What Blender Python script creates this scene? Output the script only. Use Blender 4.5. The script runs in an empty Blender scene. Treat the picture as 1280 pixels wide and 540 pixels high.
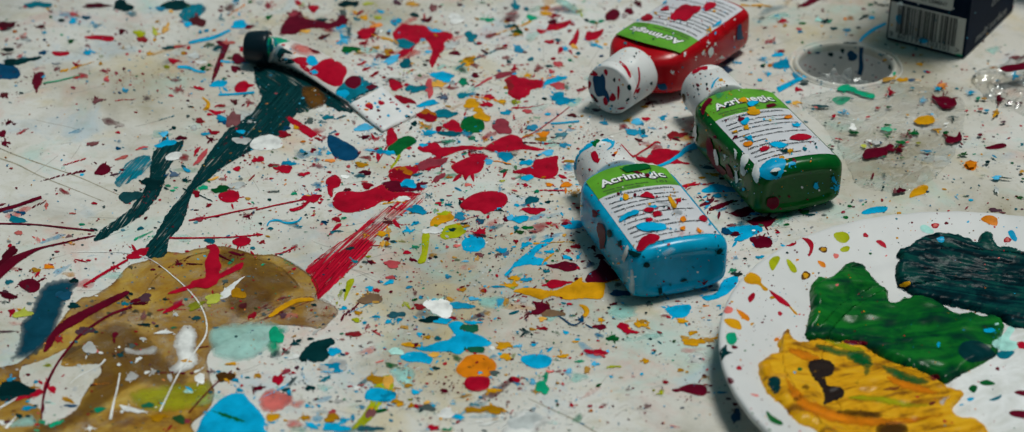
import bpy, bmesh, math, random
import numpy as np
from mathutils import Vector, Matrix, noise
from mathutils.bvhtree import BVHTree
from mathutils.geometry import delaunay_2d_cdt

random.seed(7); rng = np.random.default_rng(11)
scene = bpy.context.scene
COL = scene.collection
TH, FPX, H = 0.531, 2438.5, 0.5093          # camera pitch below horizontal, focal length, height over the table (m)
CT, ST = math.cos(TH), math.sin(TH)

# ------------------------------------------------------------------ geometry of the view (to stand things on the table)
def ray(px, py):
    x = (px-640)/FPX; y = (270-py)/FPX
    return np.array([x, CT+y*ST, -ST+y*CT])
def ground(px, py, z=0.0):
    d = ray(px, py); t = (z-H)/d[2]
    return np.array([d[0]*t, d[1]*t, z])
def ground_many(P, z=0.0):
    P = np.asarray(P, float)
    x = (P[:, 0]-640)/FPX; y = (270-P[:, 1])/FPX
    dz = -ST+y*CT; t = (z-H)/dz
    return np.stack([x*t, (CT+y*ST)*t, np.full(len(P), z)], 1)

# ------------------------------------------------------------------ materials
def new_mat(name):
    m = bpy.data.materials.new(name); m.use_nodes = True
    nt = m.node_tree; nt.nodes.clear()
    out = nt.nodes.new('ShaderNodeOutputMaterial')
    b = nt.nodes.new('ShaderNodeBsdfPrincipled')
    nt.links.new(b.outputs[0], out.inputs[0])
    return m, nt, b, out
def node(nt, t, **kw):
    n = nt.nodes.new(t)
    for k, v in kw.items(): setattr(n, k, v)
    return n
def noise_node(nt, scale, detail=4, rough=.55, vec=None, dist=0.0):
    n = node(nt, 'ShaderNodeTexNoise')
    n.inputs['Scale'].default_value = scale; n.inputs['Detail'].default_value = detail
    n.inputs['Roughness'].default_value = rough; n.inputs['Distortion'].default_value = dist
    if vec: nt.links.new(vec, n.inputs['Vector'])
    return n
def ramp(nt, fac, stops):
    r = node(nt, 'ShaderNodeValToRGB')
    el = r.color_ramp.elements
    while len(el) < len(stops): el.new(.5)
    for e, (p, c) in zip(el, stops):
        e.position = p; e.color = (*c, 1) if len(c) == 3 else c
    nt.links.new(fac, r.inputs[0]); return r
def coords(nt, angle=0.0, sc=(1, 1, 1)):
    tc = node(nt, 'ShaderNodeTexCoord'); mp = node(nt, 'ShaderNodeMapping')
    mp.vector_type = 'TEXTURE'
    mp.inputs['Rotation'].default_value = (0, 0, angle); mp.inputs['Scale'].default_value = sc
    nt.links.new(tc.outputs['Object'], mp.inputs[0]); return mp.outputs[0]
def bump(nt, b, h, strength, dist):
    bp = node(nt, 'ShaderNodeBump'); bp.inputs['Strength'].default_value = strength; bp.inputs['Distance'].default_value = dist
    nt.links.new(h, bp.inputs['Height']); nt.links.new(bp.outputs[0], b.inputs['Normal'])
def alpha_mix(nt, b, out, fac):
    tr = node(nt, 'ShaderNodeBsdfTransparent'); mx = node(nt, 'ShaderNodeMixShader')
    nt.links.new(fac, mx.inputs[0]); nt.links.new(tr.outputs[0], mx.inputs[1]); nt.links.new(b.outputs[0], mx.inputs[2])
    nt.links.new(mx.outputs[0], out.inputs[0])
def mul(c, k): return tuple(max(0, min(1, x*k)) for x in c)

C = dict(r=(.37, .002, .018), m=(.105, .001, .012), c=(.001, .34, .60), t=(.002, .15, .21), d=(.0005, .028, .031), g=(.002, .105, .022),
         y=(.60, .28, .004), l=(.34, .37, .006), o=(.66, .19, .004), w=(.70, .70, .68), p=(.66, .15, .13), b=(.002, .052, .125),
         a=(.36, .66, .60), n=(.11, .045, .006), e=(.004, .31, .16), h=(.003, .048, .080), k=(.020, .012, .010))
CNAME = dict(r='red', m='maroon', c='sky blue', t='teal', d='dark green', g='green', y='ochre', l='lime', o='orange', w='white', p='pink',
             b='deep blue', a='pale mint', n='brown', e='emerald', h='navy teal', k='black brown')
PM = {}
VAR = [(1, None, 0), (.62, None, 0), (.85, (.05, .03, .02), .35), (1.0, (.02, .10, .12), .32), (1.25, (.5, .45, .4), .14)]
def paint(k, alpha=None, streak=None, rough=.30, var=0):
    """dried acrylic: colour drifts in patches; thin paint lets the table through; streak = direction of a dry brush"""
    key = (k, alpha, streak, rough, var)
    if key in PM: return PM[key]
    m, nt, b, out = new_mat(CNAME[k].replace(' ', '_')+'_paint')
    vm, vc, vf = VAR[var]; c = mul(C[k], vm)
    if vc: c = tuple(a*(1-vf)+b_*vf for a, b_ in zip(c, vc))
    v = coords(nt)
    n1 = noise_node(nt, 95, 5, .6, v, .4)
    r1 = ramp(nt, n1.outputs['Fac'], [(.28, mul(c, .62)), (.5, c), (.74, tuple(min(1, x*1.25+.002) for x in c))])
    nt.links.new(r1.outputs[0], b.inputs['Base Color'])
    b.inputs['Roughness'].default_value = rough
    b.inputs['Specular IOR Level'].default_value = .07
    n2 = noise_node(nt, 900, 3, .6, v)
    bump(nt, b, n2.outputs['Fac'], .15, .0003)
    if streak is not None:
        vs = coords(nt, streak[0], (.030, .0009, 1))
        ns = noise_node(nt, 1.0, 5, .6, vs, .15); nb = noise_node(nt, 70, 4, .6, v)
        sp = node(nt, 'ShaderNodeSeparateXYZ'); nt.links.new(coords(nt, streak[0]), sp.inputs[0])
        fd = node(nt, 'ShaderNodeMath', operation='MULTIPLY_ADD'); fd.inputs[1].default_value = streak[3] if len(streak) > 3 else 0
        nt.links.new(sp.outputs[0], fd.inputs[0]); nt.links.new(ns.outputs['Fac'], fd.inputs[2])
        f2 = node(nt, 'ShaderNodeMath', operation='MULTIPLY_ADD'); f2.inputs[1].default_value = .5; nt.links.new(nb.outputs['Fac'], f2.inputs[0]); nt.links.new(fd.outputs[0], f2.inputs[2])
        fr = ramp(nt, f2.outputs[0], [(streak[1]+.25, (0, 0, 0)), (min(1, streak[1]+.25+streak[2]), (1, 1, 1))])
        rs = ramp(nt, ns.outputs['Fac'], [(.36, mul(c, .5)), (.5, c), (.62, tuple(min(1, x*1.6+.004) for x in c))])
        nt.links.new(rs.outputs[0], b.inputs['Base Color'])
        alpha_mix(nt, b, out, fr.outputs[0])
    elif alpha is not None:
        na = noise_node(nt, 60, 6, .65, v, .8)
        at = node(nt, 'ShaderNodeAttribute', attribute_name='edge')       # thin towards its own outline, torn by the noise
        ad = node(nt, 'ShaderNodeMath', operation='MULTIPLY_ADD'); ad.inputs[1].default_value = .85; nt.links.new(at.outputs['Fac'], ad.inputs[0]); nt.links.new(na.outputs['Fac'], ad.inputs[2])
        fr = ramp(nt, ad.outputs[0], [(.40, (0, 0, 0)), (.58, (alpha*.5,)*3), (1.0, (min(1, alpha*1.25),)*3)])
        alpha_mix(nt, b, out, fr.outputs[0])
    PM[key] = m
    return m

# ------------------------------------------------------------------ objects
def link(name, me, mats=(), parent=None, smooth=True):
    o = bpy.data.objects.new(name, me); COL.objects.link(o)
    for m in mats: me.materials.append(m)
    if smooth:
        for p in me.polygons: p.use_smooth = True
    if parent:
        o.parent = parent
    return o
def solid(me):
    bm = bmesh.new(); bm.from_mesh(me); bmesh.ops.recalc_face_normals(bm, faces=bm.faces); bm.to_mesh(me); bm.free(); return me
def mesh_of(name, V, F, mi=None):
    me = bpy.data.meshes.new(name)
    me.from_pydata([tuple(map(float, v)) for v in V], [], [tuple(int(i) for i in f) for f in F])
    if mi is not None: me.polygons.foreach_set('material_index', mi)
    me.update(); return me
def tag(o, label=None, cat=None, group=None, kind=None):
    if label: o['label'] = label
    if cat: o['category'] = cat
    if group: o['group'] = group
    if kind: o['kind'] = kind
    return o
def empty(name, M, label, cat, group=None):
    o = bpy.data.objects.new(name, None); COL.objects.link(o); o.matrix_world = M; o.empty_display_size = .01
    return tag(o, label, cat, group)
def world_bvh(objs):
    V, F = [], []
    for o, M in objs:
        k = len(V)
        V += [M @ v.co for v in o.data.vertices]
        F += [tuple(k+i for i in p.vertices) for p in o.data.polygons]
    return BVHTree.FromPolygons(V, F)

# ------------------------------------------------------------------ paint marks: a closed outline gets a rounded, slightly raised body
def smooth_closed(P, step=1.1):
    P = np.asarray(P, float); n = len(P); out = []
    for i in range(n):
        p0, p1, p2, p3 = P[i-1], P[i], P[(i+1) % n], P[(i+2) % n]
        k = max(2, int(np.hypot(*(p2-p1))/step))
        for t in np.arange(k)/k:
            out.append(.5*((2*p1)+(-p0+p2)*t+(2*p0-5*p1+4*p2-p3)*t*t+(-p0+3*p1-3*p2+p3)*t**3))
    return np.array(out)
def smooth_open(P, step=2.0):
    P = np.asarray(P, float); n = len(P); out = []
    for i in range(n-1):
        p0, p1, p2, p3 = P[max(i-1, 0)], P[i], P[i+1], P[min(i+2, n-1)]
        k = max(2, int(np.hypot(*(p2-p1)[:2])/step))
        for t in np.arange(k)/k:
            out.append(.5*((2*p1)+(-p0+p2)*t+(2*p0-5*p1+4*p2-p3)*t*t+(-p0+3*p1-3*p2+p3)*t**3))
    out.append(P[-1]); return np.array(out)
def ragged(Q, amp, seed):
    if amp <= 0: return Q
    d = np.roll(Q, -1, 0)-np.roll(Q, 1, 0); nrm = np.stack([-d[:, 1], d[:, 0]], 1); nrm /= np.maximum(1e-6, np.hypot(*nrm.T))[:, None]
    s = np.array([noise.noise(Vector((q[0]*.16, q[1]*.3, seed*3.7)))*1.0+noise.noise(Vector((q[0]*.55, q[1]*.9, seed*1.3)))*.55 for q in Q])
    return Q+nrm*(s*amp)[:, None]
def stroke_outline(L, amp=0):
    """L: (x, y, width) along the stroke -> closed outline"""
    S = smooth_open(L)
    d = np.gradient(S[:, :2], axis=0); nrm = np.stack([-d[:, 1], d[:, 0]], 1); nrm /= np.maximum(1e-6, np.hypot(*nrm.T))[:, None]
    w = np.maximum(.25, S[:, 2:3]*.5)
    a = S[:, :2]+nrm*w; b = S[:, :2]-nrm*w
    return np.concatenate([a, b[::-1]])
def blob(Q, h, edge=2.2, grid=4.0, target=None, z0=0.0, relief=None, lift=.00003):
    """triangulated body over outline Q (closed); returns world verts, faces"""
    n = len(Q)
    x0, y0 = Q.min(0); x1, y1 = Q.max(0)
    gx, gy = np.meshgrid(np.arange(x0+grid*.4, x1, grid), np.arange(y0+grid*.3, y1, grid*.7))
    G = np.stack([gx.ravel(), gy.ravel()], 1)+rng.uniform(-.2, .2, (gx.size, 2))*grid
    if len(G):
        inside = np.zeros(len(G), bool); j = n-1
        for i in range(n):
            xi, yi = Q[i]; xj, yj = Q[j]
            c = ((yi > G[:, 1]) != (yj > G[:, 1])) & (G[:, 0] < (xj-xi)*(G[:, 1]-yi)/(yj-yi+1e-12)+xi)
            inside ^= c; j = i
        G = G[inside]
    if len(G):
        D = np.concatenate([np.sqrt(((G[k:k+400, None]-Q[None])**2).sum(2)).min(1) for k in range(0, len(G), 400)])
        keep = D > .7; G, D = G[keep], D[keep]
    else: D = np.zeros(0)
    pts = [Vector(q) for q in Q]+[Vector(g) for g in G]
    vo, eo, fo, ov, oe, of = delaunay_2d_cdt(pts, [(i, (i+1) % n) for i in range(n)], [], 1, 1e-4)
    P = np.array([[v.x, v.y] for v in vo])
    dist = np.zeros(len(P))
    for i, src in enumerate(ov):
        dd = [D[s-n] if s >= n else 0.0 for s in src]
        dist[i] = max(dd) if dd else 0
    global LAST_E; LAST_E = np.clip(dist/12, 0, 1)
    t = np.clip(dist/edge, 0, 1); hh = h*np.sqrt(1-(1-t)**2)
    if relief is not None:
        hh = hh+np.array([relief(p[0], p[1]) for p in P])*t
    if target is None:
        V = ground_many(P); V[:, 2] = z0+lift+hh
    else:
        V = np.zeros((len(P), 3)); ok = np.ones(len(P), bool); o = Vector((0, 0, H))
        for i, p in enumerate(P):
            loc, nr, _, _ = target.ray_cast(o, Vector(ray(*p)).normalized())
            if loc is None: ok[i] = False; continue
            if nr.dot(Vector(ray(*p))) > 0: nr = -nr
            V[i] = loc+nr*(lift+hh[i])
        fo = [f for f in fo if all(ok[i] for i in f)]
        # drop faces stretched over an edge of the body
        fo = [f for f in fo if max(np.linalg.norm(V[f[0]]-V[f[1]]), np.linalg.norm(V[f[1]]-V[f[2]]), np.linalg.norm(V[f[0]]-V[f[2]])) < .012]
    F = []
    for f in fo:
        a, b, c = [P[i] for i in f[:3]]
        cr = (b[0]-a[0])*(c[1]-a[1])-(b[1]-a[1])*(c[0]-a[0])
        F.append(tuple(f) if cr < 0 else tuple(reversed(f)))     # image y runs down
    return V, F
def ell(x, y, rx, ry, ang=0, n=14, wob=.26, tail=0):
    t = np.linspace(0, 2*np.pi, n, endpoint=False)
    ph = rng.uniform(0, 6.28, 3)
    r = 1+wob*(np.sin(2*t+ph[0])*.5+np.sin(3*t+ph[1])*.4+np.sin(5*t+ph[2])*.25)
    if tail: r = r*(1+tail*np.maximum(0, np.cos(t))**9)
    u, v = rx*r*np.cos(t), ry*r*np.sin(t)
    a = math.radians(ang)
    return np.stack([x+u*math.cos(a)-v*math.sin(a), y+u*math.sin(a)+v*math.cos(a)], 1)
LAST_E = None
def set_edge(me, E):
    at = me.attributes.new('edge', 'FLOAT', 'POINT'); at.data.foreach_set('value', np.asarray(E, np.float32))
class Spatter:
    """many small domed drops gathered in one mesh"""
    def __init__(s): s.V, s.F, s.M, s.E = [], [], [], []; s.keys = []
    def mat(s, key):
        if key not in s.keys: s.keys.append(key)
        return s.keys.index(key)
    def drop(s, Q, h, key, target=None, lift=.00002, maxspan=.01):
        c = Q.mean(0); n = len(Q); k = len(s.V)
        P = np.concatenate([Q, c+(Q-c)*.78, [c]]); hh = np.concatenate([np.zeros(n), np.full(n, .8*h), [h]])
        if target is None:
            W = ground_many(P); W[:, 2] = lift+hh; W = list(W)
        else:
            W = []; o = Vector((0, 0, H))
            for p, z in zip(P, hh):
                loc, nr, _, _ = target.ray_cast(o, Vector(ray(*p)).normalized())
                if loc is None: return
                if nr.dot(Vector(ray(*p))) > 0: nr = -nr
                W.append(np.array(loc+nr*(lift+z)))
            A = np.array(W)
            if np.linalg.norm(A.max(0)-A.min(0)) > maxspan: return
        s.V += W; mi = s.mat(key); R = float(np.hypot(*(Q-c).T).mean()); s.E += [0]*n+[.22*R/12]*n+[min(1, R/12)]
        for i in range(n):
            j = (i+1) % n
            s.F += [(k+j, k+i, k+n+i, k+n+j), (k+n+j, k+n+i, k+2*n)]; s.M += [mi, mi]
    def body(s, V, F, key):
        k = len(s.V); s.V += list(V); s.E += list(LAST_E); s.F += [tuple(k+i for i in f) for f in F]; s.M += [s.mat(key)]*len(F)
    def build(s, name, parent=None):
        if not s.F: return None
        V = s.V
        if parent:
            Mi = WORLD[parent.name].inverted(); V = [Mi @ Vector(v) for v in V]
        o = link(name, mesh_of(name, V, s.F, s.M), [paint(*k) if isinstance(k, tuple) else paint(k) for k in s.keys], parent)
        set_edge(o.data, s.E); return o
WORLD = {}
# ------------------------------------------------------------------ the larger paint marks, each a thing of its own on the table
# (name, colour, label, outline, options)
MARKS = [
('paint_stain','y','big translucent ochre brown dried puddle with dark rims on the table, lower left',
 [(-30,475),(25,452),(60,420),(97,376),(115,370),(140,355),(160,333),(185,325),(202,315),(230,316),(245,311),(280,308),(320,318),(345,319),(370,332),(390,347),(398,362),(396,372),(415,381),(423,391),(414,401),(402,412),(380,408),(330,408),(300,420),(262,440),(262,470),(268,490),(262,510),(240,530),(225,560),(-30,565)],dict(stain=1,h=.05,layer=0)),
('paint_smear','n','darker brown curved patch drying inside the ochre puddle, below its long rim',
 [(255,318),(285,311),(318,318),(345,330),(366,348),(374,362),(345,372),(325,392),(300,398),(280,372),(300,352),(292,335)],dict(alpha=.36,h=.02,layer=1,rag=2)),
('paint_smear','n','long muddy brown band crossing the lower part of the ochre puddle',
 [(60,450),(110,420),(150,402),(190,425),(215,455),(235,470),(225,490),(180,480),(150,492),(120,520),(60,545),(30,540),(90,510),(118,470),(105,455)],dict(alpha=.36,h=.02,layer=1,rag=2)),
('paint_smear','l','murky olive green smear at the bottom of the ochre puddle',
 [(163,492),(190,484),(225,480),(262,476),(266,492),(262,506),(235,512),(200,515),(172,510)],dict(alpha=.45,h=.02,layer=2,rag=2)),
('paint_patch','w','pale bare patch with a torn outline in the lower left ochre puddle',
 [(27,460),(50,452),(72,442),(83,437),(76,455),(87,459),(120,455),(127,465),(117,477),(105,495),(95,512),(75,525),(55,530),(50,512),(35,502),(37,487),(26,477)],dict(table=1,h=.06,layer=3,rag=1.2)),
('paint_patch','w','narrow foamy white patch on the ochre puddle, left of the wide milky patch',
 [(222,415),(232,408),(242,410),(247,422),(245,437),(248,447),(242,460),(222,467),(210,462),(222,450),(217,430)],dict(h=.08,layer=3,rag=1.6,alpha=.85)),
('paint_patch','a','wide milky white patch at the right end of the ochre puddle',
 [(262,414),(280,406),(300,404),(330,402),(352,406),(362,412),(350,424),(330,440),(312,450),(290,452),(267,445),(262,430)],dict(h=.08,layer=3,rag=1.6,alpha=.5)),
('paint_patch','w','milky white streak along the muddy brown band in the ochre puddle',
 [(158,435),(172,437),(195,433),(196,443),(176,444),(158,442)],dict(h=.06,layer=3,rag=1,alpha=.7)),
('paint_smear','d','longest dark green brush smear running down from beneath the paint tube',
 [(395,118),(372,140),(355,166),(335,172),(322,183),(312,190),(295,200),(277,210),(260,225),(243,238),(237,252),(232,270),(225,285),(212,300),(206,320),(185,321),(181,311),(195,292),(208,269),(227,245),(240,227),(252,207),(270,180),(285,162),(300,152),(318,138),(335,112),(360,105)],dict(streak=(.9,.30,.12),h=.12,rag=1.3,layer=2)),
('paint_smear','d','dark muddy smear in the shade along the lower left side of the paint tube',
 [(318,84),(338,78),(362,86),(392,100),(412,116),(430,130),(440,140),(422,138),(400,130),(385,138),(362,144),(338,132),(322,112)],dict(streak=(.9,.315,.12),h=.06,rag=3,layer=1)),  # muddy paint that also carries the tube's shadow in its colour
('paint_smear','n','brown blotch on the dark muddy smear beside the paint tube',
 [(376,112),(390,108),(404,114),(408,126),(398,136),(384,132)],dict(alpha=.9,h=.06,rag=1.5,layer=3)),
('paint_smear','d','shorter dark green brush smear left of the longest one',
 [(208,165),(214,178),(230,178),(216,203),(208,216),(203,236),(190,256),(176,270),(160,281),(145,289),(127,300),(118,300),(125,289),(145,275),(160,264),(176,243),(186,222),(190,195),(200,180)],dict(streak=(.85,.315,.12),h=.12,rag=1.5,layer=2)),
('paint_smear','t','dry teal brush dab left of the shorter dark green smear',
 [(187,195),(188,208),(172,221),(152,233),(144,231),(147,218),(160,203),(175,196)],dict(streak=(.9,.36,.14),h=.08,rag=1.4,layer=2)),
('paint_smear','h','deep blue smear with feathered edges at the left end of the ochre puddle',
 [(82,349),(98,352),(90,367),(82,380),(78,395),(72,405),(62,425),(45,443),(22,450),(10,452),(20,438),(25,420),(27,405),(38,390),(45,372),(55,358),(70,350)],dict(alpha=1,h=.03,rag=2.4,layer=3)),
('paint_splat','d','black green blot below the deep blue smear near the left frame edge',
 [(0,482),(10,476),(25,477),(36,484),(34,494),(20,500),(4,502),(-4,494)],dict(h=.2,rag=1)),
('paint_stroke','r','dry red brush stroke with fraying bristle lines running into the ochre puddle',
 [(535,238),(528,252),(500,272),(478,290),(468,305),(452,325),(430,345),(412,362),(398,374),(395,360),(388,345),(382,337),(400,320),(425,303),(445,290),(470,268),(490,255),(510,245)],dict(streak=(.94,.40,.12,-1.6),h=.1,rag=1.2,layer=2)),
('paint_stroke','r','solid wet looking heel of the dry red brush stroke at the puddle rim',
 [(398,374),(412,361),(430,344),(446,322),(462,303),(452,300),(436,312),(420,318),(404,330),(388,342),(394,360)],dict(streak=(.94,.33,.12),h=.12,rag=1.0,layer=3)),
('paint_stroke','m','transparent dark red brush trail across the ochre puddle',
 [(392,372),(378,386),(350,394),(330,401),(300,412),(304,402),(322,388),(350,372)],dict(streak=(.62,.5,.1),h=.06,rag=.8,layer=3)),
('paint_splat','r','long red puddle with a bulging lower end, above the dry red brush stroke',
 [(417,258),(416,250),(422,241),(434,239),(452,240),(466,236),(478,231),(484,237),(494,240),(510,240),(527,243),(510,246),(498,247),(490,251),(478,252),(468,258),(455,263),(440,266),(427,265)],dict(h=.35)),
('paint_splat','r','ragged dark red splash just above the long red puddle',
 [(486,222),(488,213),(498,208),(515,208),(525,203),(535,199),(548,196),(552,203),(550,209),(538,212),(526,213),(514,220),(505,226),(494,228)],dict(h=.25,rag=1.8)),
('paint_splat','m','maroon smear under the ragged red splash, speckled with blue',
 [(480,228),(490,226),(500,226),(512,232),(522,230),(526,236),(514,239),(500,240),(486,239),(478,234)],dict(h=.2,rag=1.6)),
('paint_splat','r','thin winged red splash pointing right, below the crimped white end of the tube',
 [(522,185),(530,180),(545,178),(552,184),(562,184),(582,182.5),(606,184),(608,187),(582,188),(566,192),(556,196),(548,200),(540,192),(527,190)],dict(h=.28,rag=1)),
('paint_splat','r','spiky red splat with a long tail pointing right',
 [(605,186),(612,180),(625,173),(640,168),(650,172),(656,180),(668,184),(684,187.5),(668,188),(655,187),(640,189),(625,191),(612,189)],dict(h=.3,rag=1)),
('paint_splat','r','rounded red splat with a short drip left of the spiky tailed one',
 [(564,208),(575,201),(585,197),(598,193),(610,195),(606,202),(604,210),(598,216),(586,220),(582,226),(578,219),(570,216)],dict(h=.35,rag=.6)),
('paint_splat','r','large smooth oval red puddle with a blue drop on its lower edge',
 [(575,256),(583,248),(595,242),(610,239),(625,240),(634,246),(633,255),(624,262),(613,265),(606,268),(599,264),(586,263),(577,261)],dict(h=.4)),
('paint_splat','r','bubbly red splat just left of the blue bottle cap',
 [(641,216),(652,211),(665,208),(668,200),(680,198),(697,195),(697,205),(698,215),(692,222),(682,224),(668,222),(655,218)],dict(h=.35,rag=1)),
('paint_splat','r','plump red drop with a dripping tail just below the dark blue chip',
 [(407,227),(412,221),(420,219),(426,225),(424,233),(416,237),(416,246),(411,244),(409,235)],dict(h=.35)),
('paint_splat','r','round bright red drop with a dark centre beside the longest dark green smear',
 [(273,244),(279,239),(290,238),(298,241),(299,248),(292,253),(282,253),(275,250)],dict(h=.35)),
('paint_splat','r','big red splat shaped like a flag on a leaning stem, beyond the white tube end',
 [(491,42),(498,33),(504,29),(515,31),(530,32),(538,37),(548,40),(560,40),(567,45),(563,50),(557,53),(555,62),(549,68),(545,78),(540,84),(537,77),(540,65),(537,56),(530,50),(524,52),(518,60),(514,66),(512,56),(500,52),(493,48)],dict(h=.35,rag=1.2)),
('paint_splat','r','broad red splash with a jagged rim left of the red bottle cap',
 [(630,101),(640,94),(650,97),(660,99),(672,100),(681,104),(676,110),(665,112),(660,120),(650,124),(640,122),(634,115),(640,108)],dict(h=.35,rag=1.6)),
('paint_splat','r','leaf shaped dark red splat with a maroon tip, up left of the red bottle',
 [(683,38),(686,31),(693,30),(705,27),(714,25),(710,32),(700,37),(690,38)],dict(h=.25)),
('paint_splat','r','heart shaped red splat just left of the red bottle shoulder',
 [(731,50),(733,41),(742,40),(754,37),(752,43),(746,49),(738,51)],dict(h=.25,rag=.8)),
('paint_splat','m','oval dark red blot touching the far corner of the red bottle',
 [(757,25),(757,18),(764,12),(772,12),(775,19),(769,25),(761,26)],dict(h=.25)),
('paint_stroke','r','thin red wedge left of the heart shaped splat',
 [(711,56),(717,46),(722,37),(724,44),(720,56)],dict(h=.2)),
('paint_splat','m','maroon triangle emerging from under the left side of the blue bottle',
 [(732,352),(736,342),(747,335),(752,324),(764,335),(774,347),(750,355)],dict(h=.2,layer=1)),
('paint_splat','m','maroon splat with side drops left of the blue bottle',
 [(683,332),(695,330),(705,327),(715,328),(723,332),(720,337),(710,340),(700,337),(690,335)],dict(h=.25,rag=1.4)),
('paint_splat','r','bright red blob sitting on the ochre streak left of the blue bottle',
 [(683,355),(690,350),(700,351),(710,353),(703,358),(693,361),(686,360)],dict(h=.35,layer=4)),
('paint_splat','m','crimson star splat just below the ochre streak',
 [(655,394),(664,390),(670,385),(666,377),(675,378),(684,380),(688,386),(682,391),(674,394),(665,393)],dict(h=.3,rag=1.3,layer=4)),
('paint_stroke','y','thick ochre yellow streak left of the base of the blue bottle',
 [(642,364),(655,360),(672,361),(690,364),(702,360),(715,354),(727,347),(730,353),(750,353),(757,356),(755,367),(750,374),(730,373),(710,375),(690,370),(677,375),(662,370),(650,367)],dict(h=.4,rag=.8,layer=3)),
('paint_drip','y','curled ochre tail dropping from the ochre streak',
 [(724,381),(733,383),(737,390),(732,397),(728,396),(730,389)],dict(h=.3,layer=3)),
('paint_stroke','c','long sky blue streak pointing from the lower left to the blue bottle',
 [(640,332),(655,319),(677,302),(690,297),(691,301),(677,311),(667,320),(680,324),(683,331),(667,332),(655,331),(645,334)],dict(h=.22,rag=1.2,layer=2)),
('paint_splat','c','sky blue dab against the left side of the blue bottle',
 [(703,283),(712,277),(725,276),(729,283),(715,287)],dict(h=.2)),
('paint_splat','r','winged red splat between the blue bottle and the green bottle',
 [(795,195),(808,197),(816,188),(828,186),(845,188),(858,190),(846,196),(850,201),(863,205),(845,205),(828,206),(812,204),(798,201)],dict(h=.25,rag=1,layer=2)),
('paint_splat','c','sky blue puddle under the left side of the green bottle',
 [(877,238),(890,231),(900,231),(912,234),(930,235),(928,240),(905,240),(890,241),(880,241)],dict(h=.2,layer=1)),
('paint_splat','m','slanting maroon splash below the green bottle, the middle one of three',
 [(886,262),(895,256),(905,253),(918,249),(912,256),(900,261),(888,264)],dict(h=.2,rag=1.3,layer=2)),
('paint_splat','m','maroon splash tucked under the base of the green bottle',
 [(913,268),(922,262),(935,258),(946,256),(943,266),(928,272)],dict(h=.2,rag=1.3,layer=2)),
('paint_splat','m','smallest of the three maroon splashes left below the green bottle',
 [(874,257),(885,250),(894,248),(886,256)],dict(h=.2,rag=.8,layer=2)),
('paint_splat','m','maroon splat between the green bottle base and the plate rim, upper one',
 [(933,277),(945,272),(960,270),(969,275),(960,283),(945,283)],dict(h=.2,rag=1.6,layer=3)),
('paint_splat','m','spreading maroon splat right against the plate rim, lower one',
 [(937,298),(950,295),(962,297),(964,308),(945,310),(940,303)],dict(h=.2,rag=1.6,layer=3)),
('paint_splat','c','wide sky blue splash between the blue bottle and the plate',
 [(906,287),(922,283),(945,281),(954,287),(945,293),(930,300),(918,301),(922,293)],dict(h=.2,rag=1.6,layer=2)),
('paint_splat','c','shield shaped sky blue splat below the base of the blue bottle',
 [(832,386),(845,382),(860,381),(864,386),(858,395),(848,398),(838,394)],dict(h=.3,rag=.8)),
('paint_splat','c','sky blue puddle peeking out from the right corner of the blue bottle',
 [(895,366),(903,352),(918,345),(923,350),(914,363),(902,371),(885,376),(878,371)],dict(h=.15,layer=1)),
('paint_splat','m','maroon drop with a soft pink halo left of the plate near the bottom edge',
 [(848,487),(858,481),(870,480),(882,483),(883,492),(875,495),(862,492)],dict(h=.3)),
('paint_splat','c','sky blue splash with a brown curl, upper one of the bottom centre pair',
 [(522,436),(535,432),(550,427),(562,424),(567,416),(560,406),(570,402),(580,404),(577,412),(590,416),(605,422),(614,429),(608,433),(595,434),(582,438),(575,443),(560,440),(545,440),(530,439)],dict(h=.3,rag=.8,layer=2)),
('paint_splat','c','sky blue fish shaped splash just left below the one with the brown curl',
 [(500,446),(510,441),(525,440),(535,444),(541,449),(537,455),(525,453),(508,452)],dict(h=.3,rag=.6)),
('paint_splat','c','sky blue oval blob on a lime smear at the bottom centre',
 [(456,498),(460,488),(470,485),(482,487),(492,491),(495,499),(485,502),(470,502)],dict(h=.35,layer=3)),
('paint_splat','c','brightest sky blue oval puddle near the bottom, right of the orange disc',
 [(651,450),(655,445),(668,443),(682,444),(690,450),(685,458),(672,461),(660,458)],dict(h=.35)),
('paint_splat','r','fat glossy red oval drop overlapping the orange disc',
 [(580,479),(586,472),(598,471),(610,472),(613,479),(608,487),(596,490),(585,487)],dict(h=.6,layer=5)),
('paint_splat','o','orange yellow disc at the bottom centre under a glossy red drop',
 [(570,462),(577,452),(585,445),(600,443),(612,447),(620,455),(618,465),(608,472),(590,474),(576,470)],dict(h=.25,rag=.6,layer=2)),
('paint_splat','c','diamond shaped sky blue splat right of the yellow strokes in the middle',
 [(577,304),(583,298),(600,296),(607,305),(600,313),(590,315),(580,313)],dict(h=.22,rag=1)),
('paint_stroke','l','upright lime yellow stroke in the middle, the longer of two',
 [(528,293),(537,293),(534,318),(531,328),(522,329),(527,315)],dict(h=.2,rag=.6)),
('paint_stroke','l','short lime yellow stroke beside the ringed ochre drop',
 [(434,352),(443,349),(438,362),(431,376),(430,370)],dict(h=.2,rag=.6)),
('paint_splat','y','ochre wedge touching a sky blue drop in the middle of the table',
 [(538,283),(542,272),(560,266),(568,273),(552,280)],dict(h=.25,rag=.7)),
('paint_splat','l','olive yellow splash below the ochre wedge',
 [(550,295),(558,283),(575,281),(583,290),(570,297),(556,299)],dict(h=.22,rag=1.6)),
('paint_chip','b','dark blue leaf shaped chip with a red dot, below the paint tube',
 [(409,172),(414,169),(427,175),(440,182),(449,192),(442,200),(427,200),(417,195),(410,182)],dict(h=.5)),
('paint_splat','g','green leaf shaped splat with a lime tail beside the winged red splash',
 [(484,187),(488,181),(495,175),(512,170),(521,176),(515,182),(505,187),(499,194),(490,191)],dict(h=.3,rag=.8,layer=3)),
('paint_drip','l','lime tail hanging from the green leaf shaped splat',
 [(498,192),(501,195),(496,203),(490,211),(488,209),(494,201)],dict(h=.2)),
('paint_splat','g','bottle green splat mixed with ochre, right of the white tube end',
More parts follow.
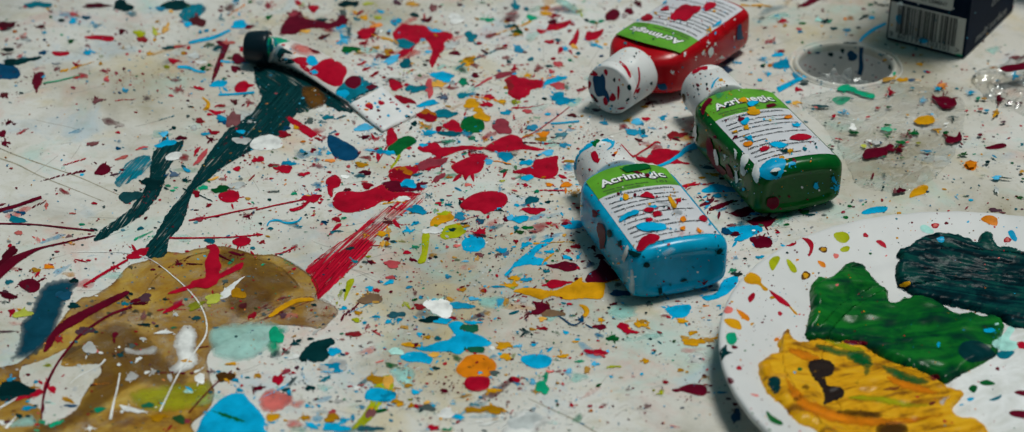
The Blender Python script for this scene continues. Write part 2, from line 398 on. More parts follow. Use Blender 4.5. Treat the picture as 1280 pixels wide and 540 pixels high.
 [(575,157),(582,147),(595,144),(605,153),(603,163),(590,167),(580,165)],dict(h=.3,rag=1.2,layer=2)),
('paint_splat','w','white oval splat between the dark green smear and the dark blue chip',
 [(312,182),(320,172),(340,169),(353,178),(350,185),(335,188),(318,187)],dict(h=.3,layer=3,rag=.7)),
('paint_splat','w','small white tadpole splat on the shorter dark green smear',
 [(205,199),(211,193),(222,190),(228,194),(224,199),(212,201)],dict(h=.3,layer=4)),
('paint_stroke','w','white feather shaped stroke on the ochre puddle',
 [(306,346),(295,357),(287,370),(275,375),(277,367),(290,355)],dict(h=.2,layer=5)),
('paint_splat','r','sprawling red splat with a kicked out tail on the ochre puddle',
 [(256,330),(259,322),(262,313),(258,308),(268,306),(274,312),(274,325),(277,333),(274,342),(285,337),(298,330),(304,329),(302,336),(288,343),(275,349),(270,356),(258,361),(245,360),(225,366),(210,368),(215,364),(235,357),(240,352),(250,349),(257,346)],dict(h=.35,layer=5)),
('paint_splat','r','red blob above the ochre puddle at the end of a thin red line',
 [(290,303),(297,298),(308,297),(314,301),(308,307),(298,308)],dict(h=.3,layer=5)),
('paint_stroke','r','short red dash on the ochre puddle, left of the sprawling red splat',
 [(203,392),(210,386),(220,380),(227,377),(227,382),(215,389),(207,392)],dict(h=.25,layer=5,rag=.7)),
('paint_splat','r','red teardrop at the tip of the longest dark green smear',
 [(158,322),(166,315),(176,311),(184,311),(183,318),(174,323),(163,324)],dict(h=.25,layer=3)),
('paint_stroke','m','broad maroon slash across the left end of the ochre puddle',
 [(160,364),(140,371),(115,383),(90,395),(75,405),(62,420),(54,440),(62,436),(75,418),(98,404),(120,391),(145,378),(160,369)],dict(h=.22,layer=5,rag=.9)),
('paint_splat','m','dark red blob with a teal drop on it near the left frame edge',
 [(23,355),(30,350),(42,349),(50,355),(48,363),(38,366),(30,362)],dict(h=.25,layer=3)),
('paint_splat','m','folded maroon splat alone on the bare upper left of the table',
 [(118,217),(125,207),(131,204),(138,210),(136,216),(128,219)],dict(h=.25,rag=.8)),
('paint_splat','b','blue smear cut by the left frame edge near the top',
 [(-8,82),(15,81),(25,90),(22,98),(-8,98)],dict(h=.15,rag=1.4)),
('paint_splat','m','smudged maroon blot at the end of a thin green line, upper left',
 [(40,100),(45,92),(55,90),(53,103),(46,112),(41,108)],dict(h=.15,rag=2)),
('paint_stroke','r','dull red bar with round ends near the top left',
 [(106,46),(120,44.5),(138,45),(143,48),(138,52),(122,50),(107,48.5)],dict(h=.2)),
('paint_stroke','r','shorter dull red bar below the longer bar, top left',
 [(65,65),(75,64.5),(86,65),(85,69),(70,70)],dict(h=.2,rag=.5)),
('paint_smear','t','blurred teal smear below the dark oval at the top left',
 [(224,18),(235,8),(250,5),(257,12),(245,24),(232,27)],dict(streak=(.5,.3,.1),h=.1,rag=1.4)),
('paint_splat','d','dark teal oval blot at the very top, left of the paint tube',
 [(203,7),(210,2),(222,1),(231,5),(230,11),(220,13),(208,12)],dict(h=.2)),
('paint_stroke','m','dark red wedge pointing down, left of the black tube cap',
 [(270,52),(287,54),(279,75),(268,100),(264,103),(268,85),(276,62)],dict(h=.2)),
('paint_splat','c','small sky blue foot shaped splat under the dark red wedge',
 [(262,108),(270,101),(284,102),(280,108),(268,109)],dict(h=.2)),
('paint_splat','r','plain red oval drop below the black tube cap',
 [(293,112),(297,104),(306,101),(311,106),(308,114),(299,117)],dict(h=.3)),
('paint_splat','y','bent ochre tick left of the longest dark green smear',
 [(252,122),(258,124),(263,130),(260,137),(254,137),(258,130)],dict(h=.2)),
('paint_splat','m','wide dark red splash behind the paint tube',
 [(352,33),(360,22),(375,14),(380,22),(392,25),(405,27),(418,33),(410,37),(392,35),(378,38),(365,44),(352,42)],dict(h=.25,rag=1.8)),
('paint_splat','m','crimson blot between the tube and the flag shaped red splat',
 [(446,48),(452,40),(460,36),(468,40),(468,46),(455,49)],dict(h=.25,rag=1)),
('paint_splat','y','ochre blot with two lobes in the upper middle, right of the flag stem',
 [(576,80),(580,73),(588,71),(594,70),(593,78),(585,83)],dict(h=.25,rag=.8)),
('paint_stroke','r','straight red band with an ochre blot, left of the dark blue chip',
 [(358,149),(364,147),(395,166),(391,172),(384,170)],dict(h=.2,layer=3)),
('paint_splat','e','emerald splat lying along the front edge of the cup hole, longer of two',
 [(1046,113),(1056,108),(1066,111),(1076,116),(1092,120),(1092,125),(1078,123),(1064,117),(1050,116)],dict(h=.3,rag=.8,z=.0012)),
('paint_splat','e','emerald splat in front of the cup hole, shorter of two',
 [(1040,124),(1048,121),(1063,122),(1058,128),(1050,132),(1042,128)],dict(h=.3,rag=.6)),
('paint_splat','m','maroon double blob on the clear film below the box',
 [(1164,125),(1166,122.5),(1172,124),(1184,124),(1195,130),(1192,137),(1180,139),(1172,133)],dict(h=.3,z=.0015)),
('paint_splat','m','long maroon splat on the clear film, right of the green bottle',
 [(1078,199),(1080,192),(1090,188),(1104,187),(1112,183),(1118,187),(1110,190),(1108,197),(1094,200),(1082,202)],dict(h=.3,rag=.8,z=.0015)),
('paint_splat','y','ochre oval on the clear film, upper one right of the green bottle',
 [(1143,153),(1150,149),(1160,148),(1168,152),(1166,157),(1155,159),(1146,158)],dict(h=.3,z=.0015)),
('paint_splat','y','ochre slanted oval at the lower tip of the clear film',
 [(1137,247),(1140,239),(1150,232),(1160,233),(1157,241),(1147,245)],dict(h=.3)),
('paint_splat','o','orange drop with a dark red dot to the right of the clear film tip',
 [(1205,207),(1210,203),(1218,202),(1221,207),(1217,213),(1209,212)],dict(h=.3)),
('paint_splat','m','maroon pair of merged drops near the right end of the clear film',
 [(1181,178),(1186,173),(1195,174),(1199,168),(1202,177),(1194,181),(1185,182)],dict(h=.3,z=.0015)),
('paint_stroke','m','elongated maroon drop on the bare table at the far right',
 [(1231,185),(1240,182),(1252,179),(1258,182),(1254,185),(1240,187)],dict(h=.3)),
('paint_stroke','m','dark maroon streak on the crumpled film at the right frame edge',
 [(1247,106),(1256,102),(1270,100),(1290,96),(1290,105),(1272,108),(1256,111)],dict(h=.3,z=.0105)),
('paint_splat','m','pointed maroon mark at the very top, between red bottle and box',
 [(996,8),(1006,3),(1016,-4),(1034,-6),(1022,2),(1008,8)],dict(h=.25)),
('paint_stroke','c','sky blue dash right below the green bottle base',
 [(1077,266),(1085,261),(1100,258),(1109,259),(1107,264),(1092,267),(1080,268)],dict(h=.25)),
('paint_splat','p','dusty pink blurred patch at the bottom left of centre',
 [(323,500),(330,491),(345,489),(362,491),(367,500),(355,510),(338,516),(326,511)],dict(alpha=.75,h=.1,rag=1.5,layer=1)),
('paint_splat','d','black green crackled splat on the right of the milky patch',
 [(373,449),(380,438),(392,428),(402,425),(416,424),(418,431),(410,436),(412,444),(405,452),(390,452),(382,450)],dict(h=.3,rag=2,layer=4)),
('paint_splat','e','emerald crumbly smear between the milky patch and the black green splat',
 [(334,430),(340,418),(348,410),(356,412),(352,424),(350,436),(344,446),(338,442)],dict(alpha=.7,h=.12,rag=2.4,layer=4)),
('paint_splat','c','broad sky blue puddle crossed by dark green strokes at the bottom, left of centre',
 [(250,530),(260,515),(280,497),(302,492),(312,502),(322,512),(331,524),(330,535),(332,548),(252,550)],dict(h=.3,rag=.6,layer=5)),
('paint_stroke','g','upper dark green stroke crossing the broad sky blue puddle',
 [(262,514),(275,515),(296,522),(308,527),(303,530),(288,526),(272,520)],dict(h=.3,layer=7)),
('paint_stroke','l','lime smear under the sky blue oval blob at the bottom centre',
 [(468,481),(474,473),(488,469),(492,482),(484,498),(474,508),(466,522),(452,534),(440,536),(452,520),(462,504)],dict(h=.12,rag=1.2,layer=1)),
('paint_stroke','y','ochre curl of paint crossing the red brush stroke on the puddle',
 [(336,395),(350,383),(368,374.5),(390,373),(391,377),(372,379),(354,388),(340,397)],dict(h=.3,layer=6)),
('paint_splat','a','pale mint cloudy splat in the bottom middle, above the sky blue fish',
 [(533,383),(545,378),(562,378),(566,388),(556,398),(540,396)],dict(alpha=.55,h=.1,layer=1,rag=1)),
('paint_splat','a','pale mint cloudy oval with an ochre crescent, right of the other cloudy splats',
 [(597,377),(610,370),(628,370),(638,376),(634,384),(616,386),(602,384)],dict(alpha=.6,h=.1,layer=1,rag=.6)),
('paint_splat','a','pale mint cloudy splat under the base of the blue bottle',
 [(760,392),(772,382),(790,380),(798,386),(790,396),(775,401)],dict(alpha=.5,h=.1,layer=1,rag=.6)),
('paint_splat','w','rough white crust at the bottom edge, right of centre',
 [(636,528),(645,516),(658,512),(672,520),(694,526),(676,536),(660,552),(620,552)],dict(alpha=.85,h=.3,layer=1,rag=2)),
]
# thin lines of paint: (colour, label, [(x, y, width) ...])
LINES = [
('m','maroon arc thickening towards the left frame edge, above the blue smear',[(120,295,1.5),(100,299,2),(80,304,2),(50,311,3),(25,322,9),(10,332,12),(-8,349,12)]),
('m','thin maroon line leading to the tip of the shorter dark green smear',[(-8,280,2),(40,281,1.6),(80,285,2),(118,289,2)]),
('r','thin straight red line from the longest dark green smear to the red blob',[(212,298,2.2),(250,298,1.6),(290,297,1.5),(322,294,1.6)]),
('m','maroon pencil thin slash at the left frame edge, halfway up',[(-6,265,5),(20,258,4),(40,251,4),(52,247,3.4)]),
('m','winding dark red line down through the pale torn patch',[(165,384,3),(140,393,3),(120,405,3),(100,420,3.4),(85,437,3),(72,455,3),(60,478,4),(54,500,3),(52,525,2)]),
('r','slanting red dotted line above the ochre puddle, left of its top',[(160,325,2.5),(146,333,3),(130,342,3.4),(114,352,3),(104,358,2)]),
('w','long white thread arching across the ochre puddle',[(88,316,.8),(120,315.5,1),(160,317,1.2),(190,326,1),(218,347,2),(240,368,2.4),(252,385,2.6),(258,402,3),(257,420,3),(244,440,3),(225,465,3),(212,490,3),(200,515,3.5)]),
('w','white forked drip standing in the lower ochre puddle',[(150,467,3),(147,485,3),(142,505,4),(138,525,6)]),
('w','white slash from the pale torn patch to its upper right',[(132,450,4),(122,459,2.4),(100,470,2),(88,480,1.4)]),
('w','white streak left of the pale torn patch at the frame edge',[(22,498,3),(8,506,3.4),(-6,514,3.4)]),
('n','dark drying rim running along the top of the ochre puddle',[(180,370,1.4),(190,353,1.5),(200,343,1.6),(214,333,1.6),(235,322,1.6),(256,316,1.6),(280,311,1.6),(300,315,1.7),(320,320,1.6),(345,320,1.4),(368,331,1.6),(388,345,1.8),(397,360,2),(394,372,1.8)]),
('n','dark wavy rim at the right tip of the ochre puddle',[(400,374,1.8),(412,379,1.6),(419,385,1.8),(422,391,1.8),(412,396,1.4),(396,395,1.2),(384,401,1.2)]),
('n','inner dark rim inside the brown curved patch',[(318,324,2.2),(345,332,2.4),(364,347,2.6),(373,358,2)]),
('n','hairline dark crack down the left side of the ochre puddle',[(105,495,1.2),(118,477,1.2),(128,465,1.2),(114,452,1),(90,459,1)]),
('c','long sky blue arc at the top left beside the dark red wedge',[(236,54,3),(250,51,4),(268,47,4),(288,38,3)]),
('c','sky blue comma below the long arc, top left',[(222,84,3),(236,85,3.5),(245,89,3),(257,91,2)]),
('c','sky blue streak below the black tube cap, top left',[(273,119,2.6),(295,118,2.6),(318,116,2.6)]),
('e','thin green line joining two dark red blots, upper left',[(54,104.5,1.6),(75,101,1.6),(100,94.5,1.2)]),
('c','thin blue stroke left of the blue bottle cap',[(689,155,2.2),(705,154,2.2),(724,152,2.4)]),
('r','long thin red line from the spiky splat up to the red cap',[(652,174,1.6),(668,166,1.2),(690,151,1),(712,134,1)]),
('c','sky blue ribbon of paint joining the blue and the green bottle',[(822,209,3.5),(836,203,4),(850,194,5),(860,186,7),(874,182,8)]),
('r','wiry red squiggle right of the blue bottle cap',[(776,181,2),(784,190,2.4),(792,196,2),(802,190,2),(812,184,2),(820,178,2),(826,180,1.4)]),
('c','sky blue line from the box corner to the far rim of the cup hole',[(1107,30,3),(1098,34,4),(1088,40,4),(1078,48,3.5),(1075,53,3)]),
('c','sky blue dash from the cup hole rim to the green bottle',[(1008,95,4),(996,101,5),(984,107,6),(972,113,7)]),
('r','long thin red thread left of the long red puddle',[(320,263,1.6),(345,257,1.6),(370,252,1.6),(382,249,2)]),
('r','thin red line from the ringed drop down left',[(388,250,3),(378,259,4),(366,263,4),(362,262,2)]),
('r','thin red line at the left part of the table, above the ochre puddle',[(236,276,1.6),(262,272,1.8),(300,264,1.6),(322,260,1.4)]),
('c','looping thin blue line above the ochre puddle',[(334,283,2),(338,277,2),(348,276,2),(356,279,2),(366,279,2.4),(374,276,2),(377,272,2)]),
('r','hooked red outline next to the ringed red drop above the puddle',[(344,318,1.2),(352,317,1.4),(362,313,1.6),(369,309,2)]),
('c','sky blue squiggle with a brown line in the middle, right edge of the splatter',[(631,345,3),(637,339,3),(643,332,2.4)]),
('m','maroon diagonal scratch across the small ringed drop, lower left',[(290,464,1.8),(276,475,1.8),(262,488,1.8),(248,503,1.8),(236,517,1.8)]),
('n','dirty seam line moulded into the upper left of the table',[(-8,182,1.6),(20,194,1.6),(60,208,1.4),(100,222,1.2),(140,240,1),(170,252,.8)]),
('n','dirty seam line running below the first seam at the left',[(-8,196,1.8),(20,205,1.6),(50,220,1.4),(90,236,1.2),(130,252,.8)]),
('n','dirty seam line at the bottom right of centre',[(660,498,1),(690,512,1.6),(720,526,1.6),(752,545,2)]),
('b','thin deep blue drip trail below the ochre streak',[(690,391,1),(702,398,1.6),(716,407,1.8),(728,402,1)]),
]
# middle sized drops, gathered per colour: tile column, row then colour, u, v, ru, rv, angle in quarter pixels of that tile
SPOTS = """
00 m 30 130 55 18 -8;d 30 145 40 14;c 365 106 22 16;r 365 72 18 14;p 112 186 20 14;g 355 207 18 11;r 436 230 14 12;c 440 265 24 14;m 100 228 28 9 -15;d 120 305 70 14 -8;r 384 328 14 10;m 280 348 14 10;r 412 382 26 20 -20;r 366 440 12 8;m 488 505 28 13 -12;l 508 283 16 10;r 522 356 18 8;r 532 400 16 13;r 582 368 12 9;m 608 158 20 14;r 598 222 9 8;y 618 245 18 10;m 620 346 10 7;r 600 404 8 6;c 628 455 18 9;b 215 265 24 10;d 40 250 40 10;r 100 284 22 10 -20;d 60 312 50 14;m 205 135 26 10;y 503 318 12 8;b 285 322 24 8;m 20 475 18 16;c 480 130 26 12;b 430 90 20 12;m 480 30 70 10;d 610 30 40 30;t 190 25 60 16;m 40 270 30 8 -10
10 d 235 25 58 24;c 165 45 24 16;c 540 4 20 8;t 20 70 30 20;l 56 170 30 20;r 72 198 30 17;y 185 150 24 20;y 215 58 14 9;r 265 110 14 11;m 345 108 36 26;c 300 122 22 16;t 465 96 18 14;m 510 40 34 18;c 560 125 48 18;m 606 135 26 12;w 575 160 28 12;g 405 225 24 16;d 450 240 26 13;p 500 215 30 12;d 205 240 32 11;y 108 270 24 10;y 278 266 16 10;r 304 240 12 10;r 226 306 25 16;l 194 336 16 10;r 268 358 14 9;g 375 342 20 12;g 406 326 15 9;m 555 298 40 22;r 574 246 20 14;g 510 290 18 11;m 535 345 28 16;m 238 402 26 12;r 250 452 30 20;r 340 440 18 8 25;m 96 495 30 17;r 215 480 14 8;m 300 505 10 6;r 465 530 22 10;m 535 512 18 13;r 610 515 24 12;g 480 396 16 9;l 135 165 16 14;r 250 236 60 7 -10;w 330 280 40 12;w 360 312 24 12;r 60 258 10 7;y 135 200 10 7;r 148 455 7 6;c 392 155 14 9;c 362 160 10 8
20 r 288 44 30 18;r 210 16 18 14;l 232 32 18 10;m 390 125 40 18;r 190 70 26 20;c 420 135 26 14;d 460 20 46 16;d 436 70 20 24;m 430 100 34 18;g 470 248 40 18;y 540 90 26 12;r 552 165 46 26;r 538 218 18 10;c 440 205 20 14;m 340 185 40 10 -25;y 520 268 26 10;r 520 65 22 9 -40;c 600 325 26 9;r 594 372 28 9 -25;r 552 346 26 8 -25;r 530 320 24 8 -25;y 600 240 20 10;m 615 280 22 12;o 600 130 30 12 -10;l 610 90 26 8;c 625 60 18 9;p 360 155 30 10;m 150 160 30 12;d 330 100 30 10;r 60 30 20 14;g 60 90 14 10;w 20 14 22 12;l 560 20 30 9;m 640 285 30 12;t 465 160 12 30;y 250 158 30 9
30 c 58 110 28 20;d 150 76 24 13;m 212 103 26 14;y 140 20 36 16;m 65 14 26 14;w 362 95 46 22;t 434 184 28 26;r 532 180 34 14;y 465 96 16 8;e 525 100 26 13;m 380 26 14 9;t 108 220 46 24;d 120 168 30 10;c 252 156 26 13;d 250 172 24 8;c 192 200 24 10;y 200 215 18 10;y 22 262 28 18;c 40 300 46 16 -30;t 110 320 34 20;m 355 266 28 14;o 330 225 24 18;d 393 352 22 16;y 430 300 30 18;r 455 330 30 12;c 290 385 55 24;d 45 400 44 14;r 55 425 36 26;y 270 420 40 16;r 340 442 32 12;e 395 410 30 18;m 455 378 22 13;r 226 440 18 50 5;t 160 445 50 20;t 395 478 40 14;c 440 472 30 10 -15;r 525 485 30 15;y 590 510 30 10;y 440 520 46 20;m 300 488 24 14;c 220 520 50 14 -8;r 100 500 60 16 20;r 515 525 34 14;r 600 375 60 12 -12;r 500 410 60 8 -28;r 630 430 20 36;c 575 355 10 6;r 572 246 28 8 -8;m 620 104 20 10;t 625 132 20 9;r 605 230 16 8;y 610 440 16 8;r 490 282 18 8;r 475 218 14 9;l 130 358 24 9;g 178 380 12 7;r 610 290 20 14;d 625 310 14 10;m 245 40 18 26 25;g 490 14 20 6;a 285 335 30 14;w 335 225 34 20;b 300 490 20 12
40 t 18 34 26 18;t 72 46 14 9;e 98 90 30 16;y 165 68 28 12;r 210 80 22 12 -10;g 28 160 30 13;y 22 172 24 10;d 14 132 18 12;r 146 158 24 13;r 188 210 26 12;t 230 202 16 9;c 34 248 30 20;m 64 262 14 6;d 372 102 14 9;e 408 112 26 9;l 338 56 22 12;o 168 40 24 12;m 586 58 26 16;y 310 234 20 11;r 348 246 14 7;c 412 226 16 11;y 425 210 12 8;r 245 248 18 16;c 265 245 18 10;t 95 298 20 10;r 132 342 28 20;r 230 322 24 18;r 196 360 16 11;r 12 345 18 10;y 78 378 18 10;c 212 402 54 17 -18;o 200 390 30 12;r 232 430 34 20;g 272 436 18 16;c 235 492 36 28;a 300 510 60 22;r 345 450 26 10 -15;d 186 332 20 7;e 290 302 14 7;d 162 495 14 8;l 10 510 14 14;c 260 505 50 16;r 206 295 12 9;r 298 360 12 7;m 205 110 26 14 -20;t 330 268 14 8;m 630 18 18 16;g 310 30 14 7;r 305 125 14 6
50 d 612 92 20 9;d 598 38 10 6;b 425 305 44 17;b 435 350 34 18;c 610 302 32 15;y 552 374 16 8;c 600 402 14 8;c 630 370 14 10;m 60 512 26 13;m 592 272 8 6;y 575 330 10 5;y 20 535 20 6;m 615 240 8 5;c 480 315 22 8;r 632 212 8 10;d 510 235 18 8;g 620 325 10 4
60 r 72 105 20 12;y 84 130 12 8;g 170 118 18 8;r 154 146 14 8;c 162 160 14 8;c 394 152 22 11;d 284 107 16 9;a 252 102 18 10;d 328 143 18 9;y 268 132 9 5;d 452 140 15 8;y 278 170 10 6;o 412 90 24 12;r 14 208 24 11;c 70 324 38 26;c 50 276 32 12;r 66 258 16 10;o 14 328 18 10;c 140 376 26 18;d 182 420 22 11;r 146 448 15 11;y 138 516 20 12;r 172 488 9 6;r 612 476 17 13;y 600 408 36 13;d 485 82 18 8;c 520 90 16 9;g 514 24 18 7;d 570 28 24 7;m 478 46 14 7;c 6 300 20 8;g 172 214 8 6;a 60 80 60 18;m 415 178 12 5;d 420 178 10 5;c 5 372 12 10
70 r 86 278 9 7;y 118 322 18 10;c 151 360 15 8;y 30 400 26 14;o 226 438 24 12;c 208 454 18 8;c 136 514 30 14;t 80 452 13 6;m 555 275 14 8;m 598 290 34 14;d 464 308 10 7;y 490 340 20 9;d 392 382 11 8;c 598 382 18 10;m 516 506 20 18;c 375 474 20 8;e 408 504 16 8;y 438 505 14 8;r 225 435 20 9;y 104 412 18 8;d 390 345 8 5;m 566 525 16 8;m 615 528 20 8;a 485 250 32 22;m 525 238 12 6;y 35 240 18 7;r 330 350 7 5
01 m 12 130 20 22;m 22 178 18 14;r 112 120 42 8 -22;m 42 75 18 8 -20;m 72 82 9 6;m 580 98 10 5;r 590 124 14 7;m 468 180 36 11 -18;r 322 420 36 11 20;m 282 404 7 5;r 472 478 15 7;p 232 486 10 14;p 362 528 16 6;b 114 525 18 9;b 35 515 30 10;c 595 172 18 11;b 590 203 14 8;p 610 250 36 10 -20;c 410 335 12 6;t 235 432 10 5;m 82 402 8 5;d 520 496 10 7;m 575 333 26 5 -8;m 12 485 20 5 -15
11 y 392 5 20 8;r 358 65 26 14;d 330 60 14 8;r 445 25 24 12;r 406 33 14 9;d 230 100 14 9;d 300 43 12 8;c 180 132 24 14;c 470 55 40 14 20;b 480 70 20 12;r 430 124 24 12;m 265 152 30 12 -5;c 385 132 26 8 -10;w 330 100 24 14;m 525 60 30 44 30;w 610 70 18 8;r 68 202 32 7 -12;m 415 158 14 10;c 565 120 24 12;w 570 165 40 20;r 568 153 12 8;r 280 250 34 18 5;r 345 215 32 9 -48;r 366 248 48 13 -45;b 230 335 30 11;d 285 362 18 9;r 232 365 8 5;e 375 400 26 14;g 465 408 46 18;r 342 430 22 18;d 120 382 56 28;d 10 445 52 30;r 475 357 16 10;r 545 305 22 12;d 562 358 14 9;w 540 388 44 16;r 405 488 20 8 -20;e 200 390 18 7;e 222 414 14 6;e 240 400 12 6;t 505 322 12 6;y 430 355 30 7 -15;r 300 490 7 14;r 595 536 24 7;y 600 455 14 8;d 165 350 30 10;r 632 262 14 14;r 585 264 9 6;r 620 350 30 4 -45;c 190 180 50 16 -15;t 80 205 20 5;m 340 512 12 4
21 d 270 66 26 15;t 360 48 30 14;t 338 72 18 10;r 138 134 34 18;y 205 96 24 12;r 340 148 18 11;r 310 156 22 9 15;c 232 218 18 10;m 288 210 14 9;c 334 208 16 10;c 322 232 17 11;c 304 260 18 11;r 20 258 26 14;r 82 288 26 10;c 160 278 34 14;r 138 306 34 22;r 310 292 38 13;r 240 332 32 12 -10;o 372 265 28 12;r 365 322 16 6;c 308 388 34 18;d 85 420 32 9;e 190 430 18 9;d 68 460 12 6;r 280 452 44 20 -12;c 275 444 26 13;d 262 450 24 14;r 50 358 18 8;m 545 148 26 10 -10;r 592 156 24 10;c 540 100 44 18;m 490 70 16 12;d 520 100 20 14;r 406 133 16 7;r 372 102 9 8;c 570 212 40 11 10;r 600 210 26 8 -20;y 525 285 32 16;m 552 325 28 15;r 550 248 30 12;t 520 340 30 14;r 462 294 14 8;r 555 390 34 16;d 395 350 16 14;w 445 345 20 12;r 428 194 15 11;m 498 234 26 12;t 236 184 10 7;r 380 418 12 20;c 8 296 12 8;c 625 220 30 14;g 215 62 12 7;e 620 205 16 6;m 458 410 20 9;d 285 500 14 3;t 70 514 14 5;r 370 516 12 4;p 545 370 18 5;b 155 100 20 10;w 325 15 30 14;m 240 312 12 5
31 c 198 188 24 12;o 215 30 40 18;r 215 45 50 22;y 215 96 32 18;c 225 128 32 13;r 275 106 22 13 -30;r 345 95 44 30;t 330 128 50 16;t 300 30 60 18;y 490 45 40 22;y 470 10 34 12;r 590 95 50 34;r 525 140 44 14 -30;c 612 25 30 14;c 524 270 28 14;c 470 272 20 11;c 605 242 40 20;g 596 318 18 10;d 390 480 18 14;c 410 478 14 8;c 540 495 42 16;c 165 510 46 20;d 160 514 30 10;r 275 350 38 16 -30;c 125 382 36 26;b 105 390 20 20;r 38 150 34 36;d 150 80 20 12;r 230 280 60 26 -10;o 90 320 44 22;r 80 335 50 26;m 170 395 14 22;w 95 455 34 18;t 224 440 16 9;r 236 466 12 6;t 290 462 14 6;t 322 485 18 8;r 280 486 8 6;c 580 408 10 14;d 580 512 16 9;m 525 530 14 7;l 300 530 40 12;c 380 532 26 10;o 325 348 18 6;d 150 338 18 8;r 580 300 8 5;l 592 366 16 7;y 510 160 12 14;m 320 316 9 4;e 320 170 40 14;l 330 90 10 30 30;c 30 225 28 16;e 440 150 18 12;c 415 130 30 20;m 440 220 34 5 -10;r 462 236 34 7 -8;c 235 122 26 12;p 420 385 18 10;r 325 440 14 4;e 255 515 14 10
41 r 76 18 26 12;e 120 50 18 8;c 100 100 34 16;d 96 106 20 12;m 300 38 24 12;y 350 42 10 6;c 460 76 22 11;r 556 94 28 12;y 580 64 15 11;c 608 122 36 18;c 622 70 32 18;o 158 132 30 20;y 148 158 30 16;t 250 134 34 14;a 210 180 60 20;c 180 226 36 16;c 75 274 36 16;c 75 350 34 18;c 258 188 26 12;c 278 296 32 20;y 286 268 26 10;r 68 388 16 9;t 98 462 32 20;r 105 514 44 19;o 185 385 22 10;o 270 386 36 14;y 312 430 26 16;r 105 510 30 12;g 18 298 8 14;e 124 418 16 8;d 180 472 18 8;y 84 138 20 9;c 58 488 14 9;c 24 488 16 8;y 298 346 16 8;r 8 355 14 7;d 10 235 18 10;e 290 92 12 4;r 30 382 10 4;r 310 480 10 5;r 262 414 8 5;r 210 352 8 4;c 180 32 16 8;m 420 12 24 9;r 330 500 14 6;d 50 260 14 6;e 40 346 18 8;t 170 120 30 12
51 r 30 56 20 12;c 8 78 14 14;c 114 50 18 13;t 180 48 14 4;c 60 104 20 7;c 20 142 20 8;d 122 148 15 8;g 185 140 45 12;r 178 138 44 17 -10;y 372 334 24 10;y 310 350 20 6;c 388 440 28 11;r 238 388 36 9 -20;c 415 508 30 12 -20;m 340 470 28 9 -20;d 410 355 20 6;t 340 300 28 10;m 520 520 44 14 -25;y 520 438 26 8;c 575 530 30 8;d 630 470 20 30;r 130 97 7 5;t 15 120 18 14;m 342 436 12 5;e 495 395 16 5;r 245 405 20 4 -30;g 470 470 12 5
61 r 328 52 14 10;c 378 38 20 10;g 425 136 20 9;w 424 108 16 20;r 352 168 20 5 15;l 478 203 17 9;r 548 12 18 6;g 604 8 15 7;d 258 4 42 9;e 590 118 34 12;g 592 98 18 6;g 588 150 22 7;m 616 220 24 10;d 578 350 16 12;m 632 428 10 14;c 466 465 18 8;g 408 492 13 6;m 428 496 8 4;r 376 522 12 7;g 182 522 30 12;d 210 535 24 8;d 280 538 18 5;p 240 6 14 6;r 498 57 12 5 -15;m 482 184 5 4;d 575 410 7 8;m 424 462 6 3;r 570 462 8 8;w 540 185 26 12;b 555 188 14 6
71 m 250 5 42 14;y 146 73 48 20;g 90 140 26 11;m 50 152 32 13 -10;d 282 58 32 7;g 246 136 18 9;g 22 184 22 12;m 14 222 20 15;g 338 244 19 7;g 28 261 17 6;m 418 146 17 7;r 350 157 14 5;l 110 187 14 5;w 200 108 30 11;y 200 118 22 6;o 372 292 32 18;r 370 280 10 8;d 456 282 13 8;c 152 228 22 8;g 430 350 16 8;c 500 360 30 10;d 530 362 60 3 4;g 346 444 15 6;c 302 450 18 6 50;c 375 462 16 5;m 492 512 34 11;m 530 524 22 4 8;g 618 450 17 8;m 20 426 24 14;w 500 420 12 16;c 490 255 18 5 30;m 534 82 16 6;r 440 168 8 5;y 550 315 8 4;y 460 536 12 4;d 612 208 6 4;r 360 520 8 3;c 382 192 8 4;b 612 305 10 4;y 628 330 12 10;r 262 516 8 4;d 388 534 9 6;y 500 35 18 10;c 452 25 14 8;w 172 32 18 8;p 420 18 16 8;g 634 368 10 6;y 14 528 12 8;l 50 536 18 5
02 t 44 332 20 13;d 466 70 20 10;d 150 44 18 7;t 85 22 40 16;e 408 44 14 7;m 344 102 16 10;p 94 85 20 14;p 190 120 14 16;d 44 128 14 9;t 97 132 8 6;r 50 150 14 9;y 178 272 26 12;n 178 272 20 8;r 188 292 18 8 -45;o 240 255 20 14;p 245 250 14 12;r 405 225 36 4 15;r 570 258 18 10;r 620 230 14 5 -20;r 460 328 14 7;t 460 428 14 9;d 552 492 20 14;m 615 490 26 10 -30;d 20 432 16 11;t 148 440 16 10;m 40 400 40 16 20;r 60 480 24 14;y 110 482 22 16;l 110 490 44 20;d 370 325 24 14;n 372 328 16 9;b 320 400 34 26;d 630 400 10 24;d 370 450 40 14;m 40 200 60 22 -40;m 100 268 10 7;r 70 265 24 10;r 285 180 14 5;r 265 152 8 4;d 265 196 8 5;m 552 175 9 6;r 430 356 10 4;d 145 362 24 20;t 625 440 20 12;m 25 380 26 8
